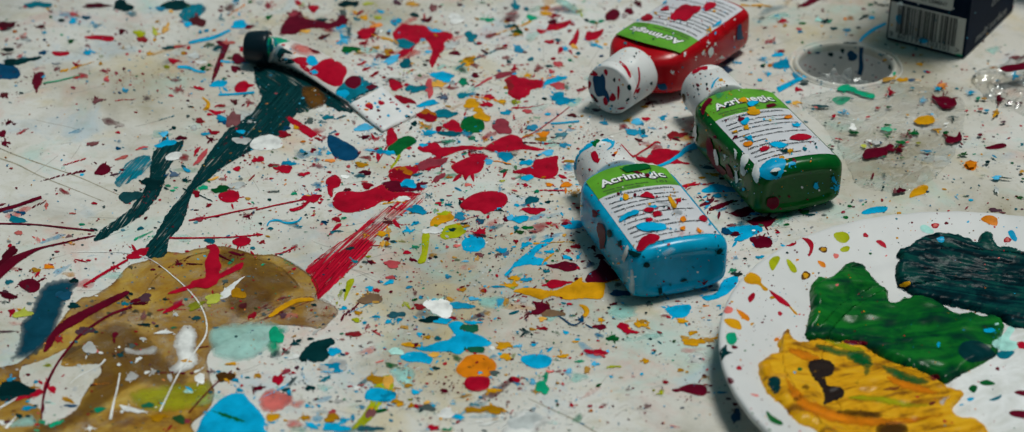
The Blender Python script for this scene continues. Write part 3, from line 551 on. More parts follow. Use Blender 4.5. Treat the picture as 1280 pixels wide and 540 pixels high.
12 d 14 257 18 9;d 486 328 16 10;d 480 357 10 7;r 430 180 24 14;r 408 158 16 9;r 358 18 30 12 -8;m 440 4 20 6;t 64 64 18 10;t 340 34 14 7;e 75 100 40 8 -25;t 408 125 28 14;m 598 4 18 8;m 575 450 28 14;r 522 463 10 5;r 250 436 24 14 -25;m 78 500 16 34;d 108 490 22 12;d 38 478 22 9;d 340 512 22 13;w 238 494 14 10;t 290 418 12 6;m 85 410 36 18 -10;m 40 425 40 10 -10;m 60 440 40 10;t 624 162 16 7;l 430 415 50 22 -20;l 340 450 50 16 -15;y 550 390 40 24;r 295 178 14 5;r 240 190 16 5 -20;m 256 240 18 8;m 330 242 50 4;m 124 270 18 5;p 520 268 26 8;r 622 500 30 14 -40;r 520 440 8 4;m 300 210 16 4 -30;d 4 400 12 10;m 160 256 12 4;w 488 390 30 10;m 480 210 50 6 25;m 540 190 40 8 10
22 r 402 18 22 14;w 404 17 12 6;e 440 12 16 6;e 250 82 14 6;d 22 40 10 7;b 340 32 22 7;r 14 95 18 8;r 30 132 22 7 -30;r 198 155 20 11;w 197 155 10 5;e 155 236 18 9;r 190 266 13 8;n 572 416 52 29;y 572 416 46 24;r 604 374 17 12;c 570 364 20 14;r 618 330 12 8;m 572 232 20 11;d 545 232 20 6;t 495 230 14 10;y 525 256 12 7;l 560 205 14 7;d 442 374 11 8;c 442 462 16 10;y 508 486 18 12;l 500 522 24 12;c 545 535 14 8;c 600 505 20 8;m 470 496 8 5;m 316 216 8 7;l 424 390 10 30 15;d 290 446 16 7;d 185 462 14 8;m 135 500 20 14;d 40 495 14 9;t 70 64 14 7;y 630 90 28 14;y 632 140 16 14;d 468 165 20 10;y 545 95 14 10;c 600 520 14 6;m 562 268 5 7;b 550 318 8 6;r 600 150 30 3;t 400 78 30 6;w 600 420 12 6;p 420 310 6 6
32 m 22 34 26 12;c 160 36 17 11;c 122 75 26 9;c 378 6 34 18;d 342 70 26 13;b 480 28 22 18;c 538 58 26 12;r 480 82 36 14;m 470 100 40 12;c 446 104 22 14;d 490 100 24 9;p 365 150 18 11;r 115 184 20 12;m 142 220 18 8;r 40 242 40 17;r 32 308 22 12;c 32 332 20 13;c 320 306 18 9;m 155 388 14 12;r 180 455 36 15;l 110 440 18 12;r 80 388 14 7;c 186 408 14 9;y 330 418 28 12 20;y 395 370 18 10;c 445 415 26 12;c 385 450 60 17 8;o 495 378 16 16;r 500 376 14 14;w 280 460 70 44;a 540 425 70 24;c 580 430 26 22;y 610 430 16 22;n 612 432 12 14;m 475 500 18 9;d 470 470 10 8;r 345 512 20 9;d 230 520 44 16;c 280 526 50 16;c 440 534 40 10;d 300 530 24 10;y 620 350 44 10;m 570 195 18 10;m 476 195 22 12;y 464 216 18 11;r 595 104 24 7;c 405 228 18 7;g 365 222 14 7;e 158 157 20 8;y 240 198 24 12;d 258 207 12 7;m 230 212 12 5;d 45 130 18 7;l 95 130 24 8;y 14 140 14 14;m 14 115 20 8;d 15 155 20 6;c 264 162 10 5;r 315 156 8 10;r 565 300 9 8;c 625 290 22 7 -50;y 630 315 14 7;c 22 530 22 9;t 60 495 44 16;c 75 520 18 10;m 608 18 18 12;c 630 10 20 16;r 445 436 6 4;c 570 355 50 5;a 340 275 14 5;l 260 50 12 8;w 240 76 44 16;y 20 75 16 18;c 590 175 30 16;r 520 6 8 10;d 400 40 20 6;y 410 52 24 8;b 610 190 20 12;a 260 430 34 18
42 c 38 18 44 16;r 212 46 24 12;r 268 26 30 12;g 74 60 28 11;g 38 82 24 12;r 106 80 21 12;r 20 127 14 9;c 72 142 30 13;d 95 85 12 5;m 200 90 9 6;y 262 98 13 8;d 305 124 10 6;r 320 154 26 13;r 280 175 16 9;g 226 176 12 7;c 138 186 20 12;c 190 180 26 10;c 270 208 22 12;b 392 244 30 16;t 172 278 18 10;y 14 312 26 14;c 70 320 32 11;d 530 345 26 11;b 545 388 50 17;m 508 442 26 7;a 545 475 70 34;y 150 518 20 13;g 306 502 17 9;y 446 522 20 11;b 345 522 16 14;r 290 442 18 7;t 258 438 14 7;a 200 495 50 28;n 196 488 44 22;a 196 490 40 19;l 5 358 14 14;r 430 472 10 5;d 484 460 10 6;r 355 335 12 8;m 365 262 14 5;d 290 400 18 6;g 292 402 14 5;w 60 420 26 14;r 255 492 14 5;c 10 155 14 5;t 20 60 18 9;m 405 158 14 10;c 330 205 10 14 50;r 330 260 10 7;m 78 487 20 10;r 60 405 14 5;m 250 385 6 4;r 152 338 8 5;y 10 338 14 9;c 430 110 10 8;m 445 205 30 14
52 c 492 120 24 9;c 480 212 15 10;y 210 526 34 12;r 122 500 28 10;c 590 208 14 9;d 525 214 12 5;d 45 438 22 10;d 545 252 10 7;r 586 262 6 5;m 478 92 30 12;m 462 48 18 10;e 465 272 20 10;m 585 110 10 10;y 10 530 24 12;d 30 486 8 6;r 285 432 8 4;d 482 292 32 11;e 510 172 10 5;c 395 450 12 6;r 188 428 14 4;t 505 40 30 14;b 430 80 30 20;e 605 45 18 9;y 300 478 6 4;c 610 205 14 8
03 d 70 330 72 46;m 426 36 48 20;m 575 56 18 15;d 480 42 14 8;w 448 122 38 26 -20;p 446 120 24 13;w 395 210 15 10;w 504 146 12 8;l 238 210 18 9;r 232 310 26 16 -50;r 262 330 18 24;r 180 350 50 16 -15;y 340 384 40 12 15;c 140 422 34 13;b 355 412 36 11;d 95 462 18 14;e 498 430 34 15;w 375 328 16 11;c 180 292 14 9;m 140 256 14 8;r 288 70 20 26;d 600 158 18 10;w 596 118 8 6;w 595 205 14 8;m 330 325 8 5;d 180 410 12 6;m 25 40 70 8;e 212 492 18 10;w 450 524 16 10;w 85 230 8 6;w 15 220 10 10;c 50 280 18 12;w 610 440 12 8;w 360 95 12 8;m 215 420 6 40;m 160 325 12 8;c 36 395 14 6;e 280 500 40 14 -20;a 120 490 60 34 -15;w 50 500 40 8 -50;r 100 372 60 10 -15;a 240 395 24 6;y 170 320 30 8;m 40 492 26 10
13 w 180 44 48 11;d 20 112 20 13;w 20 266 32 20;l 34 268 9 9;w 128 240 18 11;d 152 240 11 8;w 55 175 18 8;m 422 240 20 12;c 452 240 14 8;n 487 266 42 26;y 487 266 34 19;c 540 282 16 12;r 568 310 9 7;c 558 333 17 11;m 476 412 20 15;m 408 465 16 14;n 573 434 22 16;b 408 514 15 11;w 470 526 24 13;a 300 340 28 10;g 258 478 30 22;r 292 488 16 14;l 540 520 20 8;g 100 408 40 14;m 110 205 8 5;m 376 118 34 4 -8;w 345 238 20 8 -30;y 520 200 24 10;w 210 270 14 22;w 20 430 60 14 15;g 600 520 50 14 -5;w 630 470 18 18;m 630 325 12 18;y 290 186 24 10;r 40 40 12 5;d 80 5 30 8;r 205 525 30 6 -45;c 440 20 20 5;w 360 275 30 22;d 145 12 14 7;w 75 76 20 8;e 230 20 18 5;y 150 470 40 18
23 c 165 340 14 12;c 390 215 60 24;w 392 212 66 32;c 388 235 52 10 -5;o 400 210 30 8;d 268 322 24 16;d 235 178 20 14;d 150 143 22 12;d 100 152 28 22;r 488 52 36 17;m 524 114 14 9;m 570 94 16 7;c 230 248 14 13;m 205 220 15 9;r 150 240 34 12 -15;r 110 280 28 24 -60;d 180 290 34 14 -50;m 14 322 26 13;d 152 330 26 10;y 80 470 34 20;y 12 260 18 11;c 256 410 14 10;c 280 512 32 16 10;c 392 520 56 22;r 382 442 20 14;y 380 470 34 22;m 374 490 16 7;m 574 446 26 26;c 530 418 22 12;c 438 482 17 15;c 485 470 11 18;r 468 313 13 5;r 548 320 9 6;w 505 322 24 12;r 556 20 16 12;r 600 45 32 5 32;t 350 275 18 10;y 245 470 24 16;c 316 412 11 8;w 415 388 30 12;d 374 390 12 9;d 510 388 26 4;r 430 80 14 6;m 430 300 5 4;c 18 500 28 20;c 10 436 14 12;d 10 530 16 14;t 560 525 50 16;d 360 90 30 12;d 270 76 16 8;d 190 102 22 10;d 215 85 18 8;e 100 60 40 36;r 455 148 12 8;b 435 155 20 6 15;c 390 140 30 22;w 200 165 20 14;p 520 310 20 8;p 620 190 30 4 -15;e 430 50 12 6;w 300 40 30 6 -40;r 165 507 18 4;y 600 280 40 22;a 340 320 36 20;p 210 400 36 20;p 110 380 76 46;p 190 500 50 20
33 g 425 22 46 22;y 104 18 22 11;m 150 108 24 15;y 125 106 36 15;y 220 68 20 9;t 268 74 22 11;y 600 112 44 16;y 248 156 34 13;g 448 130 56 16 8;g 362 172 34 17 20;m 435 92 24 12;m 490 95 44 8 8;b 440 88 30 10;c 545 165 24 15;d 550 246 32 14 15;g 425 218 12 7;r 465 196 12 9;c 478 244 20 13;g 35 208 34 17;d 260 222 22 10;r 305 200 11 9;a 100 260 66 48;m 300 335 23 11;c 156 342 21 15;y 120 310 22 13;r 246 520 30 17 -8;c 370 466 32 13;r 320 436 13 11;y 446 432 44 15;y 545 430 50 20;c 510 464 80 8;y 545 335 34 16;c 565 325 18 8;y 405 362 40 10 -8;r 620 392 13 9;m 612 342 9 7;c 345 400 16 11;d 215 420 46 15;r 172 414 24 13;c 240 412 20 10;y 135 410 18 12;y 60 390 32 13;y 285 475 12 9;c 36 485 12 8;y 215 395 18 11;y 125 270 13 8;m 632 280 10 16;m 230 252 12 5;w 310 450 40 24;y 610 165 30 20;r 160 12 12 7;r 155 28 10 5;r 505 382 8 6;e 310 530 24 8;t 450 405 24 6;y 20 290 24 34;c 10 362 46 28;y 60 325 20 9;r 80 200 9 5;r 215 300 10 6;c 205 315 20 6;l 130 380 14 6;y 80 405 20 10;d 395 485 18 4;m 395 365 10 8;a 60 140 40 16;c 400 360 14 10;w 520 500 60 10 -12;l 370 228 8 4;y 610 256 10 5;r 600 295 6 4
43 r 158 24 24 11;d 70 42 26 12;y 100 28 18 10;g 224 48 20 11;c 270 45 16 9;c 108 106 16 9;m 106 94 14 6;g 215 182 24 9 10;y 255 162 32 11;c 410 200 18 12;r 418 143 48 16 8;r 430 150 34 14 25;c 436 60 24 15 20;g 502 73 34 16 -8;m 440 16 36 16;r 560 20 36 20 20;o 575 25 20 12;r 608 42 24 10;r 20 280 26 17 15;c 28 300 18 8;c 105 292 22 17 25;r 38 326 14 9;c 282 242 25 20;r 236 238 26 9 -20;p 190 240 22 7;y 120 340 18 13;r 254 302 10 9;r 298 408 13 10;r 463 407 18 10;r 390 412 14 8;o 393 436 12 9;r 606 266 15 7;m 580 330 16 11;c 190 175 14 6;c 110 195 30 10;b 112 188 34 10;l 8 160 12 18;c 30 112 20 8;r 126 46 18 5;l 510 215 36 8;y 375 230 20 18;e 150 320 30 36;r 290 172 9 5;r 350 152 9 5;y 315 90 22 5;d 555 78 8 5;r 430 86 10 5;c 478 138 10 8;b 385 14 24 5 30;y 630 6 22 14;m 60 272 8 6;a 330 265 50 22;w 60 490 70 44 -10;e 170 262 14 20;y 545 270 14 7;e 340 188 24 6
53 y 262 46 26 11;y 262 92 56 17 8;y 225 70 28 9;y 28 186 23 12;y 202 232 16 12;y 234 242 10 6;r 128 292 18 9;m 322 262 14 8;y 325 270 22 8;l 105 345 14 11;l 68 334 8 7;m 34 414 20 14;m 442 376 14 9;m 474 403 14 9;b 480 460 20 36;m 478 440 18 24;r 336 230 8 6;r 370 227 8 6;m 114 498 8 7;r 108 4 14 6;r 98 44 16 5 15;d 52 76 10 6;c 66 148 14 7;r 68 132 11 5;y 18 8 22 10;c 8 252 10 8;c 405 345 22 8;r 330 305 14 5;d 302 176 8 5;y 340 80 30 12;r 8 342 7 6
"""

# ------------------------------------------------------------------ materials of the place
def plastic_white():
    m, nt, b, out = new_mat('stained_white_plastic')
    v = coords(nt)
    n1 = noise_node(nt, 7, 6, .62, v, .3); n2 = noise_node(nt, 55, 6, .7, v, .5); n3 = noise_node(nt, 420, 4, .6, v)
    r1 = ramp(nt, n1.outputs['Fac'], [(.32, (.40, .36, .27)), (.47, (.58, .555, .50)), (.64, (.67, .66, .63))])
    r2 = ramp(nt, n2.outputs['Fac'], [(.30, (.80, .78, .68)), (.48, (1, 1, 1)), (.62, (1, 1, 1)), (.78, (.86, .93, .90))])
    r3 = ramp(nt, n3.outputs['Fac'], [(.26, (.62, .60, .56)), (.40, (1, 1, 1))])
    m1 = node(nt, 'ShaderNodeMix', data_type='RGBA', blend_type='MULTIPLY'); m1.inputs[0].default_value = .8
    m2 = node(nt, 'ShaderNodeMix', data_type='RGBA', blend_type='MULTIPLY'); m2.inputs[0].default_value = .7
    nt.links.new(r1.outputs[0], m1.inputs[6]); nt.links.new(r2.outputs[0], m1.inputs[7])
    nt.links.new(m1.outputs[2], m2.inputs[6]); nt.links.new(r3.outputs[0], m2.inputs[7])
    cur = m2.outputs[2]
    for sc, off, colr, lo, hi, amt in ((16, 0, (.62, .30, .24), .555, .68, .42), (19, 5, (.34, .58, .52), .555, .68, .45), (13, 9, (.56, .44, .20), .55, .68, .48), (24, 14, (.30, .46, .58), .56, .68, .40), (11, 21, (.34, .32, .28), .54, .70, .50)):
        mp = node(nt, 'ShaderNodeMapping'); mp.inputs['Location'].default_value = (off, off*.7, 0); nt.links.new(v, mp.inputs[0])
        q = noise_node(nt, sc, 7, .68, mp.outputs[0], .6); f = ramp(nt, q.outputs['Fac'], [(lo, (0, 0, 0)), (hi, (amt,)*3)])
        mm = node(nt, 'ShaderNodeMix', data_type='RGBA'); nt.links.new(f.outputs[0], mm.inputs[0]); nt.links.new(cur, mm.inputs[6]); mm.inputs[7].default_value = (*colr, 1); cur = mm.outputs[2]
    nt.links.new(cur, b.inputs['Base Color'])
    b.inputs['Specular IOR Level'].default_value = .25
    b.inputs['Roughness'].default_value = .5
    bump(nt, b, n3.outputs['Fac'], .10, .0006)
    return m
def plain(name, c, rough=.4, coat=0, var=.12, scale=60, bumps=0, spec=.5):
    m, nt, b, out = new_mat(name)
    n = noise_node(nt, scale, 5, .6, coords(nt), .3)
    r = ramp(nt, n.outputs['Fac'], [(.3, mul(c, 1-var)), (.7, mul(c, 1+var))])
    nt.links.new(r.outputs[0], b.inputs['Base Color'])
    b.inputs['Roughness'].default_value = rough; b.inputs['Coat Weight'].default_value = coat; b.inputs['Coat Roughness'].default_value = .12
    b.inputs['Specular IOR Level'].default_value = spec
    if bumps: bump(nt, b, n.outputs['Fac'], bumps, .001)
    return m
def stain_mat():
    m, nt, b, out = new_mat('ochre_stain')
    v = coords(nt); n = noise_node(nt, 26, 7, .66, v, 1.2); n2 = noise_node(nt, 140, 5, .65, v, .3)
    r = ramp(nt, n.outputs['Fac'], [(.34, (.15, .05, .002)), (.48, (.36, .18, .010)), (.60, (.50, .31, .045)), (.72, (.58, .42, .12))])
    nt.links.new(r.outputs[0], b.inputs['Base Color']); b.inputs['Roughness'].default_value = .3
    n3 = noise_node(nt, 11, 5, .6, v, 1.0)
    at = node(nt, 'ShaderNodeAttribute', attribute_name='edge')          # pigment gathers in a ring where the puddle dried last
    er = ramp(nt, at.outputs['Fac'], [(.0, (.38, .30, .22)), (.10, (.62, .55, .48)), (.26, (1, 1, 1))])
    mm = node(nt, 'ShaderNodeMix', data_type='RGBA', blend_type='MULTIPLY'); mm.inputs[0].default_value = .75
    nt.links.new(r.outputs[0], mm.inputs[6]); nt.links.new(er.outputs[0], mm.inputs[7]); nt.links.new(mm.outputs[2], b.inputs['Base Color'])
    ad = node(nt, 'ShaderNodeMath', operation='MULTIPLY_ADD'); ad.inputs[1].default_value = .45; nt.links.new(n2.outputs['Fac'], ad.inputs[0]); nt.links.new(n3.outputs['Fac'], ad.inputs[2])
    a = ramp(nt, ad.outputs[0], [(.56, (.40,)*3), (.72, (.80,)*3), (.86, (.98,)*3)])
    alpha_mix(nt, b, out, a.outputs[0]); return m
def film_mat():
    m, nt, b, out = new_mat('clear_film')
    g = node(nt, 'ShaderNodeBsdfGlossy'); g.inputs['Roughness'].default_value = .2; g.inputs['Color'].default_value = (.9, .92, .92, 1)
    tr = node(nt, 'ShaderNodeBsdfTransparent'); tr.inputs[0].default_value = (.93, .93, .92, 1)
    fr = node(nt, 'ShaderNodeLayerWeight'); fr.inputs[0].default_value = .32
    n = noise_node(nt, 30, 6, .6, coords(nt), .6)
    bp = node(nt, 'ShaderNodeBump'); bp.inputs['Strength'].default_value = .4; bp.inputs['Distance'].default_value = .002
    nt.links.new(n.outputs['Fac'], bp.inputs['Height'])
    nt.links.new(bp.outputs[0], g.inputs['Normal']); nt.links.new(bp.outputs[0], fr.inputs['Normal'])
    mt = node(nt, 'ShaderNodeMath', operation='MULTIPLY_ADD'); mt.inputs[1].default_value = .55; mt.inputs[2].default_value = .06
    nt.links.new(fr.outputs['Fresnel'], mt.inputs[0])
    mx = node(nt, 'ShaderNodeMixShader'); nt.links.new(mt.outputs[0], mx.inputs[0]); nt.links.new(tr.outputs[0], mx.inputs[1]); nt.links.new(g.outputs[0], mx.inputs[2])
    df = node(nt, 'ShaderNodeBsdfDiffuse'); df.inputs[0].default_value = (.8, .82, .82, 1)                  # cloudy creases; the film's sheen is painted in as pale streaks
    n2 = noise_node(nt, 38, 3, .5, coords(nt, .5, (1.6, .6, 1)), 2.2); cr = ramp(nt, n2.outputs['Fac'], [(.44, (.02,)*3), (.495, (.20,)*3), (.54, (.02,)*3)])
    m3 = node(nt, 'ShaderNodeMixShader'); nt.links.new(cr.outputs[0], m3.inputs[0]); nt.links.new(mx.outputs[0], m3.inputs[1]); nt.links.new(df.outputs[0], m3.inputs[2])
    nt.links.new(m3.outputs[0], out.inputs[0]); nt.nodes.remove(b)
    return m
def liquid_body(name, c):
    """thin plastic over paint: smears of paint on the inside give a drifting tone"""
    m, nt, b, out = new_mat(name)
    v = coords(nt); n = noise_node(nt, 38, 5, .6, v, 1.2)
    r = ramp(nt, n.outputs['Fac'], [(.28, mul(c, .68)), (.5, c), (.72, tuple(min(1, x*1.25+.004) for x in c))])
    nt.links.new(r.outputs[0], b.inputs['Base Color']); b.inputs['Roughness'].default_value = .2; b.inputs['Specular IOR Level'].default_value = .22
    n2 = noise_node(nt, 120, 3, .5, v); bump(nt, b, n2.outputs['Fac'], .12, .001)
    return m
M_TABLE = plastic_white()
M_CAP = plain('white_cap_plastic', (.70, .695, .68), .42, 0, .06, 80, .05, .35)
M_PAPER = plain('label_paper', (.60, .60, .63), .42, .05, .06, 70)
M_LEAF = plain('label_green', (.10, .33, .012), .42, 0, .22, 90)
M_INK = plain('dark_ink', (.014, .015, .02), .5)
M_LETTER = plain('white_ink', (.80, .80, .80), .45)
M_FAINT = plain('faint_ink', (.045, .075, .03), .5)
M_PLATE = plain('plate_foam', (.61, .605, .60), .5, 0, .04, 40, .06)
M_BOX = plain('navy_card', (.003, .010, .026), .6, 0, .2, 50, .03, .04)
M_STICKER = plain('barcode_sticker', (.50, .49, .45), .5, 0, .06, 60)
M_BLACKCAP = plain('black_cap_plastic', (.003, .012, .018), .3, 0, .2, 60, 0, .25)
M_TUBE = plain('tube_foil', (.62, .58, .54), .36, 0, .12, 120, .1)
M_CRIMP = plain('tube_end_white', (.74, .73, .72), .45, 0, .06, 120, .12)
M_FILM = film_mat(); M_STAIN = stain_mat()

# ------------------------------------------------------------------ the table top with its cup hole
HC = ground(1059, 82); HC[:2] = (.1981, 1.0447); HR = .0277
def ring_profile(cx, cy, prof, n=96, closed_center=False):
    V, F = [], []
    for r, z in prof:
        for i in range(n):
            a = 2*math.pi*i/n; V.append((cx+r*math.cos(a), cy+r*math.sin(a), z))
    for k in range(len(prof)-1):
        for i in range(n):
            j = (i+1) % n; F.append((k*n+i, k*n+j, (k+1)*n+j, (k+1)*n+i))
    if closed_center:
        V.append((cx, cy, prof[-1][1])); c = len(V)-1; k = (len(prof)-1)*n
        F += [(k+i, k+(i+1) % n, c) for i in range(n)]
    return V, F
def table():
    n = 96; V, F = [], []
    def sq(t):                       # ring that grows from the hole to the table's outline
        a = 2*math.pi*t/n; c, s = math.cos(a), math.sin(a)
        x0, x1, y0, y1 = -.75-HC[0], .75-HC[0], .35-HC[1], 2.1-HC[1]
        k = min((x1 if c > 0 else x0)/c if abs(c) > 1e-9 else 9, (y1 if s > 0 else y0)/s if abs(s) > 1e-9 else 9)
        return HC[0]+c*k, HC[1]+s*k
    for i in range(n): a = 2*math.pi*i/n; V.append((HC[0]+.0338*math.cos(a), HC[1]+.0338*math.sin(a), 0))
    for i in range(n): V.append((*sq(i), 0))
    for i in range(n): V.append((*sq(i), -.03))
    for i in range(n):
        j = (i+1) % n; F += [(i, n+i, n+j, j), (n+i, 2*n+i, 2*n+j, n+j)]
    o = link('tabletop', mesh_of('tabletop', V, F), [M_TABLE], smooth=False); tag(o, kind='structure')
table()
MH = Matrix.Translation((HC[0], HC[1], 0))
hole = empty('cup_hole', MH, 'round cup hole with a white double rim in the table, left of the navy box', 'cup hole')
WORLD['cup_hole'] = MH
V, F = ring_profile(0, 0, [(.0337, -.003), (.0337, .0001), (.0333, .0006), (.0326, .0005), (.0323, -.0014), (.0316, -.0020), (.0310, -.0008), (.0302, .0010), (.0288, .0013), (.0279, .0004), (.0275, -.0008), (.0275, -.004)])
link('rim', mesh_of('rim', V, [f[::-1] for f in F]), [M_TABLE], hole)
V, F = ring_profile(0, 0, [(.0277, -.0025), (.0272, -.010), (.0262, -.030), (.0255, -.041), (.0235, -.0445), (.0, -.045)][:-1]+[(.01, -.045)], closed_center=True)
link('well', mesh_of('well', V, [f[::-1] for f in F]), [plain('well_plastic', (.60, .59, .57), .5, 0, .12, 50)], hole)

# ------------------------------------------------------------------ squeeze bottles
NB = 56
def section(a, hw, te, b, r, zc=.0155):
    """rounded box cross-section with bulging faces"""
    P = []
    for i in range(NB):
        t = 2*math.pi*i/NB; c, s = math.cos(t), math.sin(t)
        # superellipse blended to a rounded rectangle
        e = .34
        y = math.copysign(abs(c)**e, c)*hw; z = math.copysign(abs(s)**e, s)*te
        z += math.copysign(1, s)*b*(1-(y/hw)**2)*min(1, abs(z)/te)
        P.append((a, y, zc+z))
    return P
HWB, TEB, BUL = .0255, .0129, .0026
def face_z(y):
    """height of the bulging upper face at width y (bottle space)"""
    c = abs(y)/HWB; s = (1-min(1, c**(2/.34)))**.5
    te = (s**.34)*TEB
    return .0155+te+BUL*(1-c*c)
def bottle_body():
    st = []
    N = 12
    for k in range(N+1):
        s = k/N; a = -.0885+.0225*s
        hw = HWB*math.sqrt(max(0, 1-(1-s)**2*(1-(.0115/HWB)**2)))
        e = math.sin(s*math.pi/2)
        st.append(section(a, hw, .0085+(TEB-.0085)*e, .0020+(BUL-.0020)*e, 0))
    for a in np.linspace(-.062, 0.0, 10): st.append(section(a, HWB, TEB, BUL, 0))
    R = .0062
    for ph in np.linspace(.25, 1, 7)*math.pi/2:
        i = R*(1-math.cos(ph)); st.append(section(.0+R*math.sin(ph), HWB-i*.9, TEB-i*.75, BUL*(1-.35*ph/1.57), 0))
    for inset, back in ((.0070, .0001), (.0078, .0003), (.0088, .0006), (.0105, .0008)):
        st.append(section(R-back, HWB-inset*.9, TEB-.75*inset*.93, BUL*.6, 0))
    V = [p for s_ in st for p in s_]; F = []
    for k in range(len(st)-1):
        for i in range(NB):
            j = (i+1) % NB; F.append((k*NB+i, k*NB+j, (k+1)*NB+j, (k+1)*NB+i))
    F.append(tuple(range(NB))); F.append(tuple((len(st)-1)*NB+i for i in reversed(range(NB))))
    return V, [f[::-1] for f in F]
def lathe_x(prof, n=64, zc=.0155):
    V, F = [], []
    for a, r in prof:
        for i in range(n):
            t = 2*math.pi*i/n; V.append((a, r*math.cos(t), zc+r*math.sin(t)))
    for k in range(len(prof)-1):
        for i in range(n):
            j = (i+1) % n; F.append((k*n+i, k*n+j, (k+1)*n+j, (k+1)*n+i))
    F.append(tuple(range(n))); F.append(tuple((len(prof)-1)*n+i for i in reversed(range(n))))
    return V, F
CAPR = .0160
CAP_PROF = [(-.1138, .0105), (-.1143, .0128), (-.1145, .0140), (-.1144, .0147), (-.1139, .0153), (-.1130, .0156), (-.1085, .01575), (-.1083, .01545), (-.1078, .01545), (-.1076, .0158), (-.0880, .0161), (-.0866, .0160), (-.0862, .0155), (-.0862, .0110)]
LAB_A0, LAB_A1, LAB_W, GREEN_A = -.0735, 0.0, .0217, -.0537
def label_sheet(a0, a1, w, lift, arch0=0., arch1=0., na=14, nw=16):
    V, F = [], []
    for i in range(na+1):
        for j in range(nw+1):
            y = -w+2*w*j/nw; q = 1-(y/w)**2
            a = (a0-arch0*q)*(1-i/na)+(a1-arch1*q)*i/na
            V.append((a, y, face_z(y)+lift))
    for i in range(na):
        for j in range(nw):
            k = i*(nw+1)+j; F.append((k, k+1, k+nw+2, k+nw+1))
    return V, [f for f in F]
def text_mesh(s, size, bold=0.0, shear=0.0, space=1.0):
    cu = bpy.data.curves.new('lettering', 'FONT'); cu.body = s; cu.size = size; cu.offset = bold; cu.shear = shear
    cu.align_x = 'CENTER'; cu.resolution_u = 3; cu.space_character = space
    o = bpy.data.objects.new('lettering', cu); COL.objects.link(o)
    bpy.context.view_layer.update()
    me = bpy.data.meshes.new_from_object(o.evaluated_get(bpy.context.evaluated_depsgraph_get()))
    V = [tuple(v.co) for v in me.vertices]; F = [tuple(p.vertices) for p in me.polygons]
    bpy.data.objects.remove(o); bpy.data.curves.remove(cu); bpy.data.meshes.remove(me)
    return V, F
def fit_width(V, width, center=True):
    xs = [v[0] for v in V]; w = max(xs)-min(xs); k = width/w; c = (max(xs)+min(xs))/2
    return [((v[0]-c)*k, v[1], 0) for v in V]
class Pile:
    def __init__(s): s.V, s.F = [], []
    def add(s, V, F):
        k = len(s.V); s.V += list(V); s.F += [tuple(k+i for i in f) for f in F]
def on_label(V, a, y0, lift, bow=0.0):
    """text x runs across the label, text y runs towards the cap"""
    return [(a-v[1]-bow*(1-((v[0]+y0)/LAB_W)**2), v[0]+y0, face_z(v[0]+y0)+lift) for v in V]
TITLE_V, TITLE_F = text_mesh('Acrimegic', .0078, .00022, 0, 1.04)
xs = [v[0] for v in TITLE_V]; TK = .0345/(max(xs)-min(xs)); TC = (max(xs)+min(xs))/2
TITLE = [((v[0]-TC)*TK, v[1]*1.15, 0) for v in TITLE_V]
SH_V, SH_F = text_mesh('Acrimegic', .0078, .00062, 0, 1.04)
SHADOW = [((v[0]-TC)*TK+.00025, v[1]*1.15-.0004, 0) for v in SH_V]
ROWS = [('TINTA ACRILICA DECORATIVA', .0024, .036), ('Aplicar sobre superficies limpas e secas', .0018, .037), ('madeira, gesso, papel, isopor e tecido', .0018, .034),
        ('DILUIR COM AGUA. Lavar os pinceis apos o uso', .0018, .038), ('Secagem ao toque 30 minutos', .0018, .026), ('COMPOSICAO: resina acrilica, pigmentos, agua', .0018, .038),
        ('e conservantes', .0018, .013), ('AGITE ANTES DE USAR', .0021, .022), ('MANTER FORA DO ALCANCE DE CRIANCAS', .0019, .036), ('Conteudo 60 ml', .0018, .018), ('Lote e validade na base', .0017, .024)]
def row_left(V, left): return [(v[0]+left-min(u[0] for u in V), v[1], 0) for v in V]
SMALL = Pile()
a = -.0495
for k, (s, size, w) in enumerate(ROWS):
    V, F = text_mesh(s, size, .00006); V = fit_width(V, w)
    x = min(v[0] for v in V); V = [(v[0]-x-.0195, v[1], 0) for v in V]
    SMALL.add(on_label(V, a, 0, .00034), F); a += .0052 if k in (0, 3, 6) else .0042
SUB = Pile()
for s, size, w, a_, y in (('tinta acrilica fosca', .0022, .024, -.0570, -.006), ('secagem rapida', .0020, .018, -.0546, -.008), ('101', .0034, .0055, -.0560, .013)):
    V, F = text_mesh(s, size, .00004); SUB.add(on_label(fit_width(V, w), a_, y, .00034), F)
BV, BF = bottle_body(); CV, CF = lathe_x(CAP_PROF)
TILT = math.radians(.3)
BOTTLES = {}
